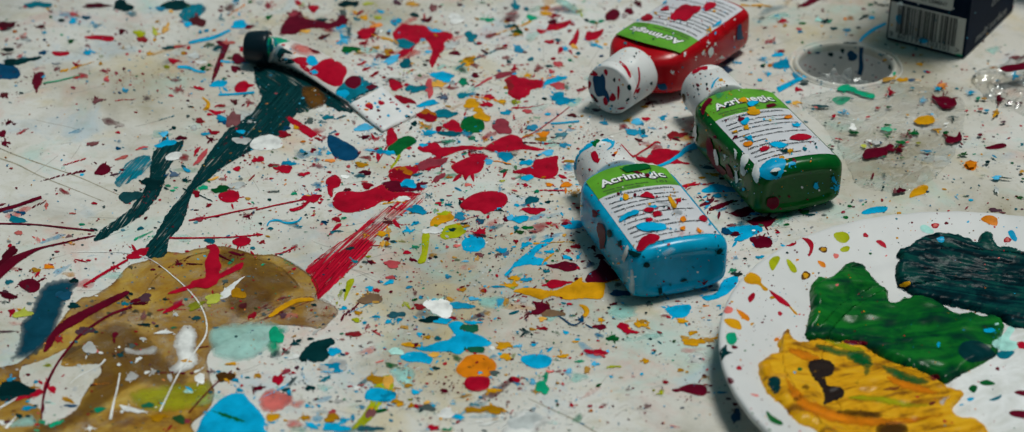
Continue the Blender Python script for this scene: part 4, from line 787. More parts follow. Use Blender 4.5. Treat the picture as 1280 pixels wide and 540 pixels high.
def bottle(kind, label, px_anchor, a_anchor, y_anchor, yaw, col, length=1.0):
    R = Matrix.Rotation(yaw, 4, 'Z') @ Matrix.Rotation(TILT, 4, 'Y') @ Matrix.Diagonal((length, 1, 1, 1))
    piv = Vector((.0062, 0, 0))
    def M_at(o): return Matrix.Translation(o) @ R @ Matrix.Translation(-piv)
    loc = Vector((a_anchor, y_anchor, face_z(y_anchor)))
    z = (M_at(Vector((0, 0, .0003))) @ loc).z
    w = ground(*px_anchor, z); d = M_at(Vector((0, 0, .0003))) @ loc
    o = Vector((w[0]-d.x, w[1]-d.y, .0003)); M = M_at(o)
    e = empty('paint_bottle', M, label, 'paint bottle', 'paint bottles lying on the table'); WORLD[e.name] = M
    body = link('body', solid(mesh_of('body', BV, BF)), [liquid_body(kind+'_bottle', col)], e)
    cap = link('cap', solid(mesh_of('cap', [(a_, y_*.945, .0155+(z_-.0155)*.945) for a_, y_, z_ in CV], CF)), [M_CAP], e)
    lab = link('label', mesh_of('label', *label_sheet(GREEN_A, LAB_A1, LAB_W, .00016)), [M_PAPER], e)
    band = link('label_band', mesh_of('label_band', *label_sheet(LAB_A0, GREEN_A+.0003, LAB_W, .00022, .0055, 0)), [M_LEAF], lab)
    p = Pile(); p.add(on_label(SHADOW, -.0605, 0, .00030, .003), SH_F)
    link('letter_shadow', mesh_of('letter_shadow', p.V, p.F), [M_INK], lab, False)
    p = Pile(); p.add(on_label(TITLE, -.0605, 0, .00048, .003), TITLE_F)
    link('lettering', mesh_of('lettering', p.V, p.F), [M_LETTER], lab, False)
    link('small_print', mesh_of('small_print', SMALL.V, SMALL.F), [M_INK], lab, False)
    link('subtitle', mesh_of('subtitle', SUB.V, SUB.F), [M_FAINT], lab, False)
    for o_ in (body, cap, lab): WORLD[o_.name] = M
    bv = world_bvh([(body, M), (lab, M), (band, M)]); cv = world_bvh([(cap, M), (body, M)])
    BOTTLES[kind] = (e, body, cap, lab, bv, cv, M)
    return e
bottle('blue', 'sky blue paint bottle lying on its back, white cap splashed with blue', (794.2, 312.2), 0.0, -LAB_W, -1.251, (.001, .33, .55), .925)
bottle('green', 'dark green paint bottle lying on its back between the red and the blue bottle', (948, 210.7), 0.0, -LAB_W, -1.237, (.0005, .085, .010))
bottle('red', 'red paint bottle lying label up with its cap towards the viewer', (850.5, 66.7), LAB_A0, -LAB_W, .967, (.42, .003, .008))
# paint that landed on the bottles: (colour, outline) traced per bottle, plus fine drops
BOT_MARKS = {
'blue': dict(body=[('r', [(796, 312), (801, 300), (808, 295), (816, 293), (825, 297), (822, 302), (812, 306), (808, 310), (800, 315)]), ('c', [(796, 282), (806, 279), (820, 279), (832, 282), (832, 288), (820, 289), (806, 290), (797, 287)]), ('c', [(775, 273), (786, 266), (797, 263), (798, 268), (786, 272), (776, 278)]), ('c', [(811, 259), (818, 257), (821, 260), (815, 262)]), ('r', [(816, 267), (822, 264), (827, 267), (824, 271), (818, 271)]), ('r', [(807, 275), (813, 273), (816, 276), (810, 278)]), ('o', [(850, 274), (855, 271), (858, 276), (854, 279)]), ('r', [(874, 272), (880, 270), (884, 275), (880, 278), (875, 276)]), ('r', [(845, 250), (850, 249), (851, 253), (846, 253)]), ('y', [(835, 246), (841, 250), (846, 259), (842, 261), (837, 254)]), (('d', .9, None, .30), [(817, 249), (828, 251), (838, 255), (842, 259), (832, 257), (820, 253)]), (('d', .5, None, .30), [(840, 265), (850, 263), (853, 268), (845, 270)]), ('y', [(779, 245), (785, 244), (786, 250), (780, 251)]), ('r', [(800, 246), (808, 241), (816, 245), (818, 249), (808, 248)]), ('r', [(804, 264), (810, 260), (818, 262), (812, 266)]), ('o', [(851, 285), (856, 284), (856, 288), (851, 288)]), ('o', [(871, 289), (876, 288), (876, 291), (872, 291)]), (('p', .7, None, .30), [(848, 290), (856, 289), (856, 294), (850, 295)]),
   ('g', [(778, 211), (792, 206), (808, 206), (812, 211), (798, 214), (784, 216)]), ('m', [(786, 213), (800, 216), (798, 218)]),  ('m', [(747, 284), (754, 280), (758, 290), (757, 304), (752, 312), (750, 298)]), ('m', [(742, 262), (748, 266), (746, 272), (742, 270)]),
   ('d', [(804, 329), (809, 327), (812, 331), (808, 334), (804, 333)]), ('d', [(896, 313), (900, 310), (903, 313), (899, 317), (896, 316)]), ('d', [(822, 361), (826, 359), (828, 364), (824, 367)]), ('d', [(842, 369), (850, 367), (853, 370), (846, 372)]), ('c', [(827, 361), (831, 354), (833, 360), (829, 365)]), ('d', [(850, 350), (856, 348), (859, 350), (852, 352)]), ('m', [(876, 353), (882, 352), (880, 356)]), (('w', .45, None, .30), [(826, 316), (838, 310), (844, 312), (836, 318), (830, 319)]), ('w', [(779, 323), (784, 308), (787, 310), (785, 320), (782, 325)]), (('w', .8, None, .30), [(788, 352), (790, 334), (792, 338), (794, 360), (791, 368), (788, 362)]), (('w', .8, None, .30), [(766, 332), (769, 330), (770, 340), (766, 338)]), ('d', [(774, 302), (778, 301), (778, 308), (774, 308)]), ('d', [(760, 288), (765, 288), (766, 296), (761, 296)]), ('d', [(786, 313), (796, 316), (802, 318), (794, 322), (788, 318)])],
   cap=[('c', [(716, 208), (716, 196), (720, 186), (730, 178), (742, 173), (746, 176), (740, 183), (728, 190), (722, 200), (720, 212)]), ('c', [(752, 176), (760, 173), (768, 176), (766, 184), (758, 188), (764, 182), (762, 178)]), ('r', [(739, 192), (744, 189), (748, 195), (748, 202), (744, 203), (740, 198)]), ('g', [(738, 178), (744, 174), (750, 176), (746, 180), (744, 184)]), ('r', [(744, 198), (750, 199), (747, 204)]), ('o', [(712, 222), (716, 220), (716, 225)]), ('m', [(764, 194), (770, 192), (768, 196)]), ('o', [(767, 191), (772, 189), (770, 193)])]),
'green': dict(body=[('c', [(948, 214), (954, 206), (962, 200), (975, 198), (982, 202), (980, 210), (976, 220), (966, 224), (956, 223), (950, 220)]), ('c', [(985, 204), (991, 202), (994, 205), (988, 207)]), ('y', [(972, 200), (977, 196), (981, 198), (976, 202)]), ('r', [(987, 173), (994, 169), (1004, 168), (1014, 171), (1010, 175), (998, 176), (990, 175)]), ('c', [(963, 180), (972, 178), (984, 182), (976, 186), (966, 184)]), ('r', [(950, 186), (957, 183), (962, 186), (957, 189), (951, 189)]), ('o', [(929, 180), (938, 178), (941, 181), (934, 184)]), ('c', [(926, 154), (930, 149), (935, 147), (937, 151), (932, 157)]), ('m', [(922, 150), (927, 147), (931, 150), (926, 153)]), ('y', [(934, 141), (940, 138), (948, 138), (950, 143), (942, 145), (936, 144)]), ('y', [(923, 126), (930, 122), (934, 126), (928, 129)]), ('y', [(935, 136), (942, 134), (945, 137), (938, 139)]), ('c', [(934, 129), (942, 127), (949, 128), (942, 133), (936, 133)]), ('m', [(958, 132), (966, 130), (969, 133), (960, 135)]), ('c', [(991, 157), (997, 155), (1000, 158), (994, 159)]), ('y', [(930, 159), (935, 158), (936, 162), (931, 162)]), ('y', [(917, 165), (921, 163), (922, 166), (918, 167)]), ('c', [(934, 172), (939, 170), (940, 174), (935, 175)]), ('y', [(984, 189), (989, 187), (991, 190), (985, 191)]), ('d', [(977, 190), (984, 187), (984, 191)]), ('o', [(980, 148), (986, 145), (990, 147), (984, 149)]), (('w', .8, None, .30), [(911, 147), (917, 144), (922, 146), (919, 150), (912, 151)]), (('a', .6, None, .30), [(955, 150), (964, 147), (970, 150), (962, 154)]), ('m', [(917, 171), (922, 170), (922, 173), (918, 173)]),
   ('m', [(877, 138), (880, 130), (886, 124), (890, 126), (884, 134), (880, 144)]), ('m', [(884, 176), (888, 172), (892, 182), (896, 200), (908, 214), (904, 218), (894, 208), (886, 194)]), ('m', [(908, 205), (914, 210), (918, 222), (912, 220)]), ('w', [(893, 189), (896, 187), (899, 198), (899, 208), (895, 206)]), ('w', [(927, 198), (931, 194), (937, 195), (936, 202), (932, 210), (934, 216), (930, 220), (927, 214)]), ('w', [(941, 216), (944, 206), (948, 208), (950, 218), (947, 228), (943, 224)]), ('w', [(868, 160), (871, 157), (872, 170), (870, 177), (867, 172)]), ('w', [(919, 192), (921, 189), (922, 196), (920, 199)]), ('w', [(920, 216), (922, 214), (924, 226), (921, 228)]), ('w', [(906, 194), (908, 193), (908, 200)]), ('m', [(958, 250), (964, 246), (972, 247), (973, 256), (966, 261), (959, 258)]), ('c', [(1016, 232), (1019, 228), (1022, 231), (1021, 236), (1017, 235)]), ('c', [(1039, 223), (1042, 220), (1045, 227), (1042, 227)]), ('c', [(1043, 234), (1047, 232), (1047, 237), (1043, 237)]), ('w', [(962, 215), (970, 210), (976, 212), (966, 216)]), ('d', [(962, 216), (972, 214), (970, 220)]), (('w', .5, None, .30), [(924, 115), (927, 114), (927, 116)]), (('t', .7, None, .30), [(943, 109), (954, 110), (960, 114), (950, 115)]), (('e', .6, None, .30), [(893, 118), (900, 115), (906, 118), (898, 124)])],
   cap=[('r', [(861, 90), (866, 85), (874, 84), (884, 83), (883, 87), (876, 88), (869, 92), (863, 92)]), ('g', [(873, 80), (880, 77), (890, 78), (892, 81), (882, 81)]), ('n', [(851, 124), (854, 117), (857, 120), (856, 128), (853, 130)]), ('y', [(898, 100), (902, 98), (904, 101), (900, 102)]), ('c', [(889, 110), (892, 102), (898, 97), (899, 98), (894, 103), (891, 110)]), ('d', [(866, 107), (868, 106), (868, 110)]), ('d', [(871, 110), (874, 111), (873, 114)]), ('d', [(867, 121), (869, 120), (868, 123)]), ('r', [(849, 98), (852, 94), (854, 98), (850, 100)]), ('c', [(856, 96), (860, 92), (860, 97)]), ('d', [(882, 105), (885, 104), (884, 108)])]),
'red': dict(body=[('r', [(838, 22), (846, 12), (856, 6), (866, 8), (876, 9), (874, 14), (868, 18), (864, 22), (858, 27), (850, 25), (842, 25)]), ('r', [(879, 10), (884, 4), (893, 4), (895, 8), (888, 12), (882, 14)]), ('r', [(800, 23), (806, 18), (814, 19), (816, 24), (806, 27)]), ('c', [(787, 25), (794, 22), (800, 21), (798, 26), (790, 27)]), ('c', [(890, 34), (896, 29), (901, 26), (901, 30), (895, 33)]), ('y', [(883, 38), (888, 35), (888, 39)]), ('r', [(826, 12), (834, 8), (836, 13), (828, 14)]), ('b', [(921, 36), (923, 30), (926, 32), (927, 44), (930, 48), (922, 50), (920, 46)]), ('w', [(876, 66), (879, 62), (880, 64), (878, 69)]), ('w', [(884, 64), (888, 59), (891, 60), (890, 68), (886, 70)]), ('w', [(892, 54), (894, 52), (894, 56)]), ('w', [(898, 73), (902, 69), (902, 73)]), ('w', [(883, 53), (884, 51), (885, 55)]), ('w', [(916, 46), (918, 45), (917, 49)]), ('w', [(838, 90), (842, 88), (841, 93)]), ('w', [(854, 68), (856, 65), (857, 69)]), ('t', [(780, 55), (783, 53), (784, 57)]), ('c', [(826, 2), (832, -2), (834, 3), (828, 5)]), ('b', [(822, 106), (830, 104), (834, 110), (826, 112)])],
   cap=[('b', [(741, 97), (744, 94), (750, 95), (753, 92), (756, 96), (757, 104), (757, 110), (761, 118), (762, 126), (759, 128), (755, 120), (748, 121), (744, 116), (742, 106)]), ('r', [(734, 91), (740, 88), (747, 92), (745, 95), (738, 94)]), ('r', [(733, 104), (735, 99), (739, 104), (736, 112)]), ('r', [(721, 115), (726, 112), (733, 109), (734, 112), (728, 115), (722, 116)]), ('c', [(746, 80), (749, 78), (753, 77), (752, 81), (747, 83)]), ('c', [(743, 86), (746, 83), (746, 87)]), ('r', [(755, 89), (757, 86), (760, 90), (758, 95)]), ('r', [(762, 122), (766, 116), (770, 122), (768, 126), (763, 126)]), ('r', [(754, 124), (758, 121), (760, 130), (756, 131)]), ('r', [(774, 77), (780, 80), (786, 87), (789, 96), (787, 97), (782, 88)]), ('r', [(797, 84), (799, 86), (800, 98), (798, 108), (792, 119), (791, 122), (793, 114), (797, 104), (798, 94)]), ('d', [(784, 108), (787, 105), (789, 111), (786, 113)]), ('d', [(782, 126), (786, 122), (787, 124), (784, 127)]), ('d', [(791, 70), (794, 70), (793, 72)]), ('d', [(812, 104), (815, 102), (815, 106)]), ('d', [(766, 100), (769, 97), (769, 103)]), ('d', [(739, 117), (744, 121), (748, 128), (743, 126)]), ('r', [(736, 116), (740, 118), (748, 126), (744, 126)]), ('r', [(771, 136), (778, 134), (782, 135), (776, 137)]), ('t', [(763, 132), (766, 131), (766, 134)]), ('r', [(772, 108), (775, 110), (774, 122), (772, 124)]), ('r', [(796, 112), (800, 110), (798, 116), (795, 116)]), ('r', [(773, 99), (775, 98), (775, 102)])]),
}
BOX = {'blue': ((722, 196, 916, 374), (712, 168, 792, 236)), 'green': ((866, 92, 1063, 263), (844, 78, 916, 146)), 'red': ((758, 0, 944, 118), (732, 62, 818, 140))}
def sat(S_, Q, key, tgt):
    c = Q.mean(0); R = np.ptp(Q, 0)*.5
    for j in range(int(2+rng.exponential(4))):
        a_ = rng.uniform(0, 6.283); q_ = 1+rng.exponential(.45); s_ = .25+rng.exponential(.35)
        S_.drop(ell(c[0]+R[0]*q_*math.cos(a_), c[1]+R[1]*q_*math.sin(a_), s_*1.4, s_*.8, math.degrees(a_), 9, .2, .5), .00004, key if isinstance(key, str) else key[0], tgt, lift=.00053, maxspan=.005)
for kind, d in BOT_MARKS.items():
    e, body, cap, lab, bv, cv, M = BOTTLES[kind]
    S_ = Spatter(); q = 0
    for key, pts in d['body']:
        q += 1; Q = ragged(smooth_closed(pts, .8), .9, q+pts[0][0]*.1); sat(S_, Q, key, bv); V, F = blob(Q, .00007, 1.4, 2.4, bv, lift=.00052+q*.000004); S_.body(V, F, key)
    x0, y0, x1, y1 = BOX[kind][0]
    cols = {'blue': 'ddmmmrrcwtyo', 'green': 'wwmmdcctyor', 'red': 'wwwytdbcm'}[kind]
    for i in range(190 if kind != 'red' else 110):
        s = .3+rng.exponential(.42)
        S_.drop(ell(rng.uniform(x0, x1), rng.uniform(y0, y1), s*1.2, s, rng.uniform(-60, 60), 9), .00006, random.choice(cols), bv, lift=.00052, maxspan=.006)
    tag(S_.build('paint_spatter', body), kind='stuff')
    S_ = Spatter()
    for key, pts in d['cap']:
        q += 1; Q = ragged(smooth_closed(pts, .8), .3, q+pts[0][0]*.1); V, F = blob(Q, .00007, 1.2, 2.0, cv, lift=.00006+q*.000003); S_.body(V, F, key)
    x0, y0, x1, y1 = BOX[kind][1]
    for i in range(150 if kind != 'red' else 80):
        s = .25+rng.exponential(.3)
        S_.drop(ell(rng.uniform(x0, x1), rng.uniform(y0, y1), s*1.2, s, rng.uniform(-60, 60), 9), .00005, random.choice('ddrrmctoyy'), cv, lift=.00006, maxspan=.005)
    tag(S_.build('paint_spatter', cap), kind='stuff')

# ------------------------------------------------------------------ paint tube
def tube():
    ctl = [((334, 61), .0105, .0085, .0085), ((346, 62), .0090, .0088, .0078), ((372, 70), .0068, .0112, .0058), ((396, 82), .0046, .0121, .0038), ((418, 95), .0034, .0125, .0028), ((440, 109.5), .0027, .0126, .0021), ((458, 120), .0022, .0127, .0015)]
    P = [Vector(ground(p[0], p[1], z)) for p, z, _, _ in ctl]
    M = Matrix.Translation((P[2].x, P[2].y, 0)); Mi = M.inverted()
    e = empty('paint_tube', M, 'paint tube with a black cap and a flat white crimped end, splashed with red', 'paint tube'); WORLD[e.name] = M
    C_ = np.array([[*p, c[2], c[3]] for p, c in zip(P, ctl)])
    S = []
    for i in range(len(C_)-1):
        p0, p1, p2, p3 = C_[max(i-1, 0)], C_[i], C_[i+1], C_[min(i+2, len(C_)-1)]
        for t in np.arange(6)/6: S.append(.5*((2*p1)+(-p0+p2)*t+(2*p0-5*p1+4*p2-p3)*t*t+(-p0+3*p1-3*p2+p3)*t**3))
    S.append(C_[-1]); S = np.array(S); n = 40; V, F = [], []
    for k, s in enumerate(S):
        d = Vector(S[min(k+1, len(S)-1)][:3]-S[max(k-1, 0)][:3]); d.normalize()
        side = d.cross(Vector((0, 0, 1))).normalized(); up = side.cross(d)
        for i in range(n):
            t = 2*math.pi*i/n; dent = 1-.08*noise.noise(Vector((s[0]*60, s[1]*60, i*.12)))
            V.append(Mi @ (Vector(s[:3])+side*s[3]*math.cos(t)+up*s[4]*math.sin(t)*dent))
    for k in range(len(S)-1):
        for i in range(n): j = (i+1) % n; F.append((k*n+i, k*n+j, (k+1)*n+j, (k+1)*n+i))
    F.append(tuple(reversed(range(n))))
    F.append(tuple((len(S)-1)*n+i for i in range(n)))
    body = link('body', solid(mesh_of('body', V, F)), [M_TUBE], e); WORLD[body.name] = M
    # screw cap: ribbed cone
    c0 = Vector(ground(308, 58.5, .0105)); c1 = Vector(ground(337, 60.5, .0105)); d = (c1-c0).normalized(); side = d.cross(Vector((0, 0, 1))).normalized(); up = side.cross(d)
    prof = [(-.0003, .0060), (0, .0078), (.0008, .0088), (.0020, .0092), (.6, .0100), (.9, .0103), (.97, .0100), (1.0, .0090)]
    L = (c1-c0).length; V, F = [], []; n = 60
    for q, r in prof:
        q = q*L if q > .1 else q
        for i in range(n):
            t = 2*math.pi*i/n; rr = r*(1+.022*(i % 2)); V.append(Mi @ (c0+d*q+side*rr*math.cos(t)+up*rr*math.sin(t)))
    for k in range(len(prof)-1):
        for i in range(n): j = (i+1) % n; F.append((k*n+i, k*n+j, (k+1)*n+j, (k+1)*n+i))
    F.append(tuple(reversed(range(n)))); F.append(tuple((len(prof)-1)*n+i for i in range(n)))
    cap = link('cap', solid(mesh_of('cap', V, F)), [M_BLACKCAP], e); WORLD[cap.name] = M
    # crimped flat end: a folded strip, doubled at the tip
    q = [ground(*p, z) for p, z in (((435.5, 129), .0024), ((477, 107), .0030), ((519, 143.5), .0016), ((478, 163.5), .0016))]
    nu, nv = 10, 22; V, F = [], []
    for lay in (0, 1):
        for i in range(nu+1):
            for j in range(nv+1):
                u, v = i/nu, j/nv
                p = (q[0]*(1-u)+q[1]*u)*(1-v)+(q[3]*(1-u)+q[2]*u)*v
                p = p+np.array([0, 0, .00025*math.sin(u*9+v*5)+(.0007 if .80 < v < .97 else 0)])
                edge = min(u, 1-u, v, 1-v); p[2] += (.0003*min(1, edge*14) if lay == 0 else -.0011)
                V.append(Mi @ Vector(p))
    def id(l, i, j): return l*(nu+1)*(nv+1)+i*(nv+1)+j
    for i in range(nu):
        for j in range(nv):
            F.append((id(0, i, j), id(0, i, j+1), id(0, i+1, j+1), id(0, i+1, j))); F.append((id(1, i, j), id(1, i+1, j), id(1, i+1, j+1), id(1, i, j+1)))
    bd = [(i, 0) for i in range(nu)]+[(nu, j) for j in range(nv)]+[(i, nv) for i in range(nu, 0, -1)]+[(0, j) for j in range(nv, 0, -1)]
    for k in range(len(bd)):
        a, b = bd[k], bd[(k+1) % len(bd)]; F.append((id(0, *a), id(0, *b), id(1, *b), id(1, *a)))
    me = mesh_of('crimped_end', V, F); bm = bmesh.new(); bm.from_mesh(me); bmesh.ops.recalc_face_normals(bm, faces=bm.faces); bm.to_mesh(me); bm.free()
    end = link('crimped_end', me, [M_CRIMP], e); WORLD[end.name] = M
    bv = world_bvh([(body, M), (cap, M), (end, M)])
    S_ = Spatter()
    for key, pts, h in (('t', [(432, 132), (420, 119), (424, 108), (440, 98), (456, 94), (470, 104), (474, 109), (455, 118), (445, 125)], .05), ('e', [(336, 48), (345, 45), (362, 45), (372, 49), (360, 52), (346, 56), (339, 62), (336, 72), (334, 60)], .04),
                        (('t', .7, None, .30), [(338, 70), (345, 58), (356, 55), (352, 66), (346, 76)], .04), ('d', [(346, 68), (352, 60), (362, 64), (366, 68), (356, 67), (350, 74)], .05),
                        (('p', .6, None, .30), [(362, 58), (376, 52), (394, 57), (400, 66), (384, 70), (366, 66)], .03), ('d', [(342, 77), (352, 73), (364, 74), (368, 78), (360, 80), (348, 80)], .03),  # the dark mark here paints in shade on the tube's lower side
                        ('r', [(386, 92), (390, 84), (398, 78), (410, 73), (422, 74), (430, 80), (434, 90), (430, 98), (427, 106), (418, 108), (404, 102), (396, 96)], .15), ('m', [(432, 100), (440, 95), (450, 96), (452, 104), (446, 111), (436, 110), (431, 106)], .12),
                        ('m', [(396, 55), (408, 50), (420, 55), (428, 64), (424, 70), (412, 64), (402, 62)], .08), ('r', [(366, 74), (380, 71), (388, 76), (384, 82), (372, 80)], .06), ('m', [(457, 108), (466, 104), (473, 107), (466, 113), (458, 113)], .08),
                        ('c', [(383, 73), (388, 69), (394, 72), (398, 80), (391, 83), (384, 79)], .2), ('c', [(387, 90), (392, 86), (398, 88), (398, 92), (392, 94)], .2), ('c', [(420, 116), (426, 112), (434, 112), (437, 118), (430, 124), (424, 122)], .15), ('y', [(440, 101), (445, 103), (443, 106)], .1), ('m', [(386, 60), (396, 57), (410, 62), (424, 70), (430, 76), (420, 73), (404, 68), (392, 66)], .08), ('r', [(372, 76), (380, 80), (388, 88), (384, 90), (376, 84)], .06), ('d', [(440, 122), (452, 116), (464, 110), (474, 106), (470, 111), (456, 119), (444, 126)], .06), ('t', [(334, 50), (344, 47), (352, 50), (346, 58), (338, 66), (334, 62)], .05)):
        Q = ragged(smooth_closed(pts), .5, len(pts)+pts[0][0]); V, F = blob(Q, h/1000, 1.5, 2.6, bv); S_.body(V, F, key)
    for i in range(45):
        u = i/70; x = rng.uniform(438, 517); y = rng.uniform(106, 162); s = .5+rng.exponential(.7)
        S_.drop(ell(x, y, s*1.5, s, rng.uniform(-40, 40)), .00008, random.choice('rrmccodt'), bv)
    for x, y, rx, ry, k in ((476.5, 128.5, 4, 3, 'r'), (469, 129, 2, 1.6, 'c'), (473, 138, 2.2, 1.8, 'm'), (475, 146, 1.6, 1.6, 'm'), (461, 129, 2.4, 1.2, 'o'), (458, 137, 3, 1.4, 'o'), (488, 124, 1.6, 1.6, 'm'), (497, 136, 2.4, 1.6, 'b'), (490, 128, 3, .8, 'r'), (450, 141, 1.6, 2, 'b'), (472, 159, 2, 1.2, 'r'), (481, 120, .8, .8, 'm')):
        S_.drop(ell(x, y, rx, ry), .0002, k, bv)
    for i in range(90):
        x = rng.uniform(335, 470); y = rng.uniform(44, 125); s = .4+rng.exponential(.6)
        S_.drop(ell(x, y, s*1.5, s, rng.uniform(-40, 40)), .00006, random.choice('rmccowwtd'), bv)
    tag(S_.build('paint_spatter', e), kind='stuff')
tube()

# ------------------------------------------------------------------ the box with the bar code
def box():
    BL = Vector(ground(1107, 50)); BR = Vector(ground(1204.5, 74.5)); x = (BR-BL); W = x.length; x.normalize(); y = Vector((0, 0, 1)).cross(x); D, HH = .082, .13
    M = Matrix.Translation(BL) @ Matrix(((x.x, y.x, 0, 0), (x.y, y.y, 0, 0), (0, 0, 1, 0), (0, 0, 0, 1)))
    e = empty('paint_box', M, 'navy blue cardboard box with a bar code standing behind the cup hole', 'box'); WORLD[e.name] = M
    bm = bmesh.new(); bmesh.ops.create_cube(bm, size=1)
    for v in bm.verts: v.co = Vector(((v.co.x+.5)*W, (v.co.y+.5)*D, (v.co.z+.5)*HH+.0004))
    bmesh.ops.bevel(bm, geom=list(bm.edges), offset=.0007, segments=2, affect='EDGES')
    me = bpy.data.meshes.new('carton'); bm.to_mesh(me); bm.free(); carton = link('carton', me, [M_BOX], e, False); WORLD[carton.name] = M
    def rect(x0, x1, z0, z1, off): return [(x0, -off, z0), (x1, -off, z0), (x1, -off, z1), (x0, -off, z1)], [(0, 1, 2, 3)]
    def rrect(x0, x1, z0, z1, r, off):
        P = []
        for cx, cz, a0 in ((x1-r, z1-r, 0), (x0+r, z1-r, 90), (x0+r, z0+r, 180), (x1-r, z0+r, 270)):
            for k in range(7): a = math.radians(a0+15*k); P.append((cx+r*math.cos(a), -off, cz+r*math.sin(a)))
        return P, [tuple(range(len(P)-1, -1, -1))]
    st = link('bar_code_label', mesh_of('bar_code_label', *rect(.0012, W-.0014, .0022, .0262, .00015)), [M_STICKER], e, False); WORLD[st.name] = M
    # bar widths of a 13 digit code
    code = '9601192103101'
    Lc = ['0001101', '0011001', '0010011', '0111101', '0100011', '0110001', '0101111', '0111011', '0110111', '0001011']
    G = [''.join('1' if c == '0' else '0' for c in s)[::-1] for s in Lc]; Rr = [''.join('1' if c == '0' else '0' for c in s) for s in Lc]
    par = 'LGGLGL'
    bits = '101'+''.join((Lc if p == 'L' else G)[int(d)] for p, d in zip(par, code[1:7]))+'01010'+''.join(Rr[int(d)] for d in code[7:])+'101'
    x0, x1 = .0060, W-.0066; mw = (x1-x0)/len(bits); p = Pile(); i = 0
    while i < len(bits):
        j = i
        while j < len(bits) and bits[j] == bits[i]: j += 1
        if bits[i] == '1': p.add(*rect(x0+i*mw-mw*.16, x0+j*mw+mw*.16, .0068, .0252, .0003))
        i = j
    link('bars', mesh_of('bars', p.V, p.F), [M_INK], st, False)
    p = Pile()
    def txt(s, size, cx, z, off, bold=.00005):
        V, F = text_mesh(s, size, bold); c = (max(v[0] for v in V)+min(v[0] for v in V))/2
        p.add([(v[0]-c+cx, -off, v[1]+z) for v in V], F)
    txt('9', .0052, .0032, .0033, .0003)
    for k, d in enumerate('601192'): txt(d, .0052, .0085+k*.00275, .0033, .0003)
    for k, d in enumerate('103101'): txt(d, .0052, .0270+k*.0026, .0033, .0003)
    txt('>', .0052, W-.0045, .0033, .0003)
    link('digits', mesh_of('digits', p.V, p.F), [M_INK], st, False)
    s2 = link('name_label', mesh_of('name_label', *rrect(.0065, W-.0105, .0290, .052, .0018, .00015)), [M_STICKER], e, False); WORLD[s2.name] = M
    p = Pile(); txt('FIRST CEMENT', .0031, .0262, .0312, .0003, .00008); txt('quality', .0046, .0265, .0355, .0003, .0001); txt('NET', .0030, .0125, .0312, .0003, .00008)
    link('name_print', mesh_of('name_print', p.V, p.F), [M_INK], s2, False)
    # faint script printed along the lower edge of the right side
    p = Pile(); V, F = text_mesh('multi surface', .0075, .0001, .3); x_ = min(v[0] for v in V)
    k = .052/(max(v[0] for v in V)-x_)
    p.add([(W+.0003, .016+(v[0]-x_)*k, .0045+v[1]) for v in V], F)
    V, F = text_mesh('colour', .0085, .0001, .3); x_ = min(v[0] for v in V)
    p.add([(W+.0003, .038+(v[0]-x_), .020+v[1]) for v in V], F)
    link('side_print', mesh_of('side_print', p.V, p.F), [plain('grey_ink', (.16, .17, .17), .5)], carton, False)
    bv = world_bvh([(carton, M), (st, M)]); S_ = Spatter()
    for key, pts in (('c', [(1120, 20), (1126, 18), (1129, 24), (1126, 30), (1121, 28)]), ('c', [(1149, 48), (1154, 47), (1160, 50), (1157, 54), (1150, 53)]), ('w', [(1121, 4), (1127, 2), (1130, 8), (1128, 13), (1123, 8)]), ('w', [(1160, 20), (1163, 22), (1161, 24)]), ('y', [(1113, 30), (1116, 30), (1115, 33)]), ('e', [(1194, 68), (1202, 68), (1204, 73), (1198, 74)])):
        V, F = blob(smooth_closed(pts), .0001, 1.5, 2.5, bv); S_.body(V, F, key)
    for i in range(30): S_.drop(ell(rng.uniform(1110, 1245), rng.uniform(2, 72), 1, .8), .00005, random.choice('wcty'), bv)
    tag(S_.build('paint_spatter', e), kind='stuff')
box()

# a dark red jar that only just enters the picture beside the box
def jar():
    p = ground(1297, -9); M = Matrix.Translation((p[0]+.012, p[1]+.012, 0))
    e = empty('paint_jar', M, 'dark red paint jar cut off by the top right corner of the photo', 'paint jar'); WORLD[e.name] = M
    prof = [(.001, 0), (.024, 0), (.0265, .001), (.028, .004), (.0285, .02), (.0285, .045), (.027, .050), (.024, .053)]
    V, F = ring_profile(0, 0, [(r, z) for r, z in prof], 64); link('body', mesh_of('body', V, F), [plain('dark_red_plastic', (.13, .006, .02), .35, .4)], e)
    V, F = ring_profile(0, 0, [(.025, .0535), (.0262, .054), (.0265, .058), (.0265, .070), (.0255, .072), (.01, .072)], 64, True); link('lid', mesh_of('lid', V, F), [M_BLACKCAP], e)
jar()

# ------------------------------------------------------------------ paper plate with heaps of paint
PC = (.2189, .7174); PR = .1262
MP = Matrix.Translation((*PC, 0))
plate = empty('paper_plate', MP, 'white disposable plate used as a palette, at the right front', 'plate'); WORLD[plate.name] = MP
prof = [(.0, .0016), (.03, .0016), (.06, .0017), (.074, .0018), (.080, .0024), (.085, .0042), (.089, .0064), (.093, .0080), (.0955, .0083), (.0985, .0086), (.101, .0098), (.104, .0106), (.112, .0132), (.120, .0160), (.1240, .0174), (.1256, .0176), (.1264, .0168), (.1266, .0155), (.1262, .0142), (.1250, .0138), (.122, .0146), (.112, .0114), (.103, .0090), (.093, .0062), (.086, .0024), (.079, .0006), (.06, .0003), (.03, .0003), (.0, .0003)]
V, F = ring_profile(0, 0, [(max(r, .0005), z) for r, z in prof], 160)
V = [(x, y, z+.00022*math.sin(46*math.atan2(y, x))*max(0, min(1, (math.hypot(x, y)-.1)/.015))+.0006*math.sin(2.3*math.atan2(y, x)+1)*max(0, (math.hypot(x, y)-.09)/.03)) for x, y, z in V]
n = 160; F.append(tuple(range(n)))
pl = link('dish', solid(mesh_of('dish', V, F)), [M_PLATE], plate); WORLD[pl.name] = MP
PBV = world_bvh([(pl, MP)])
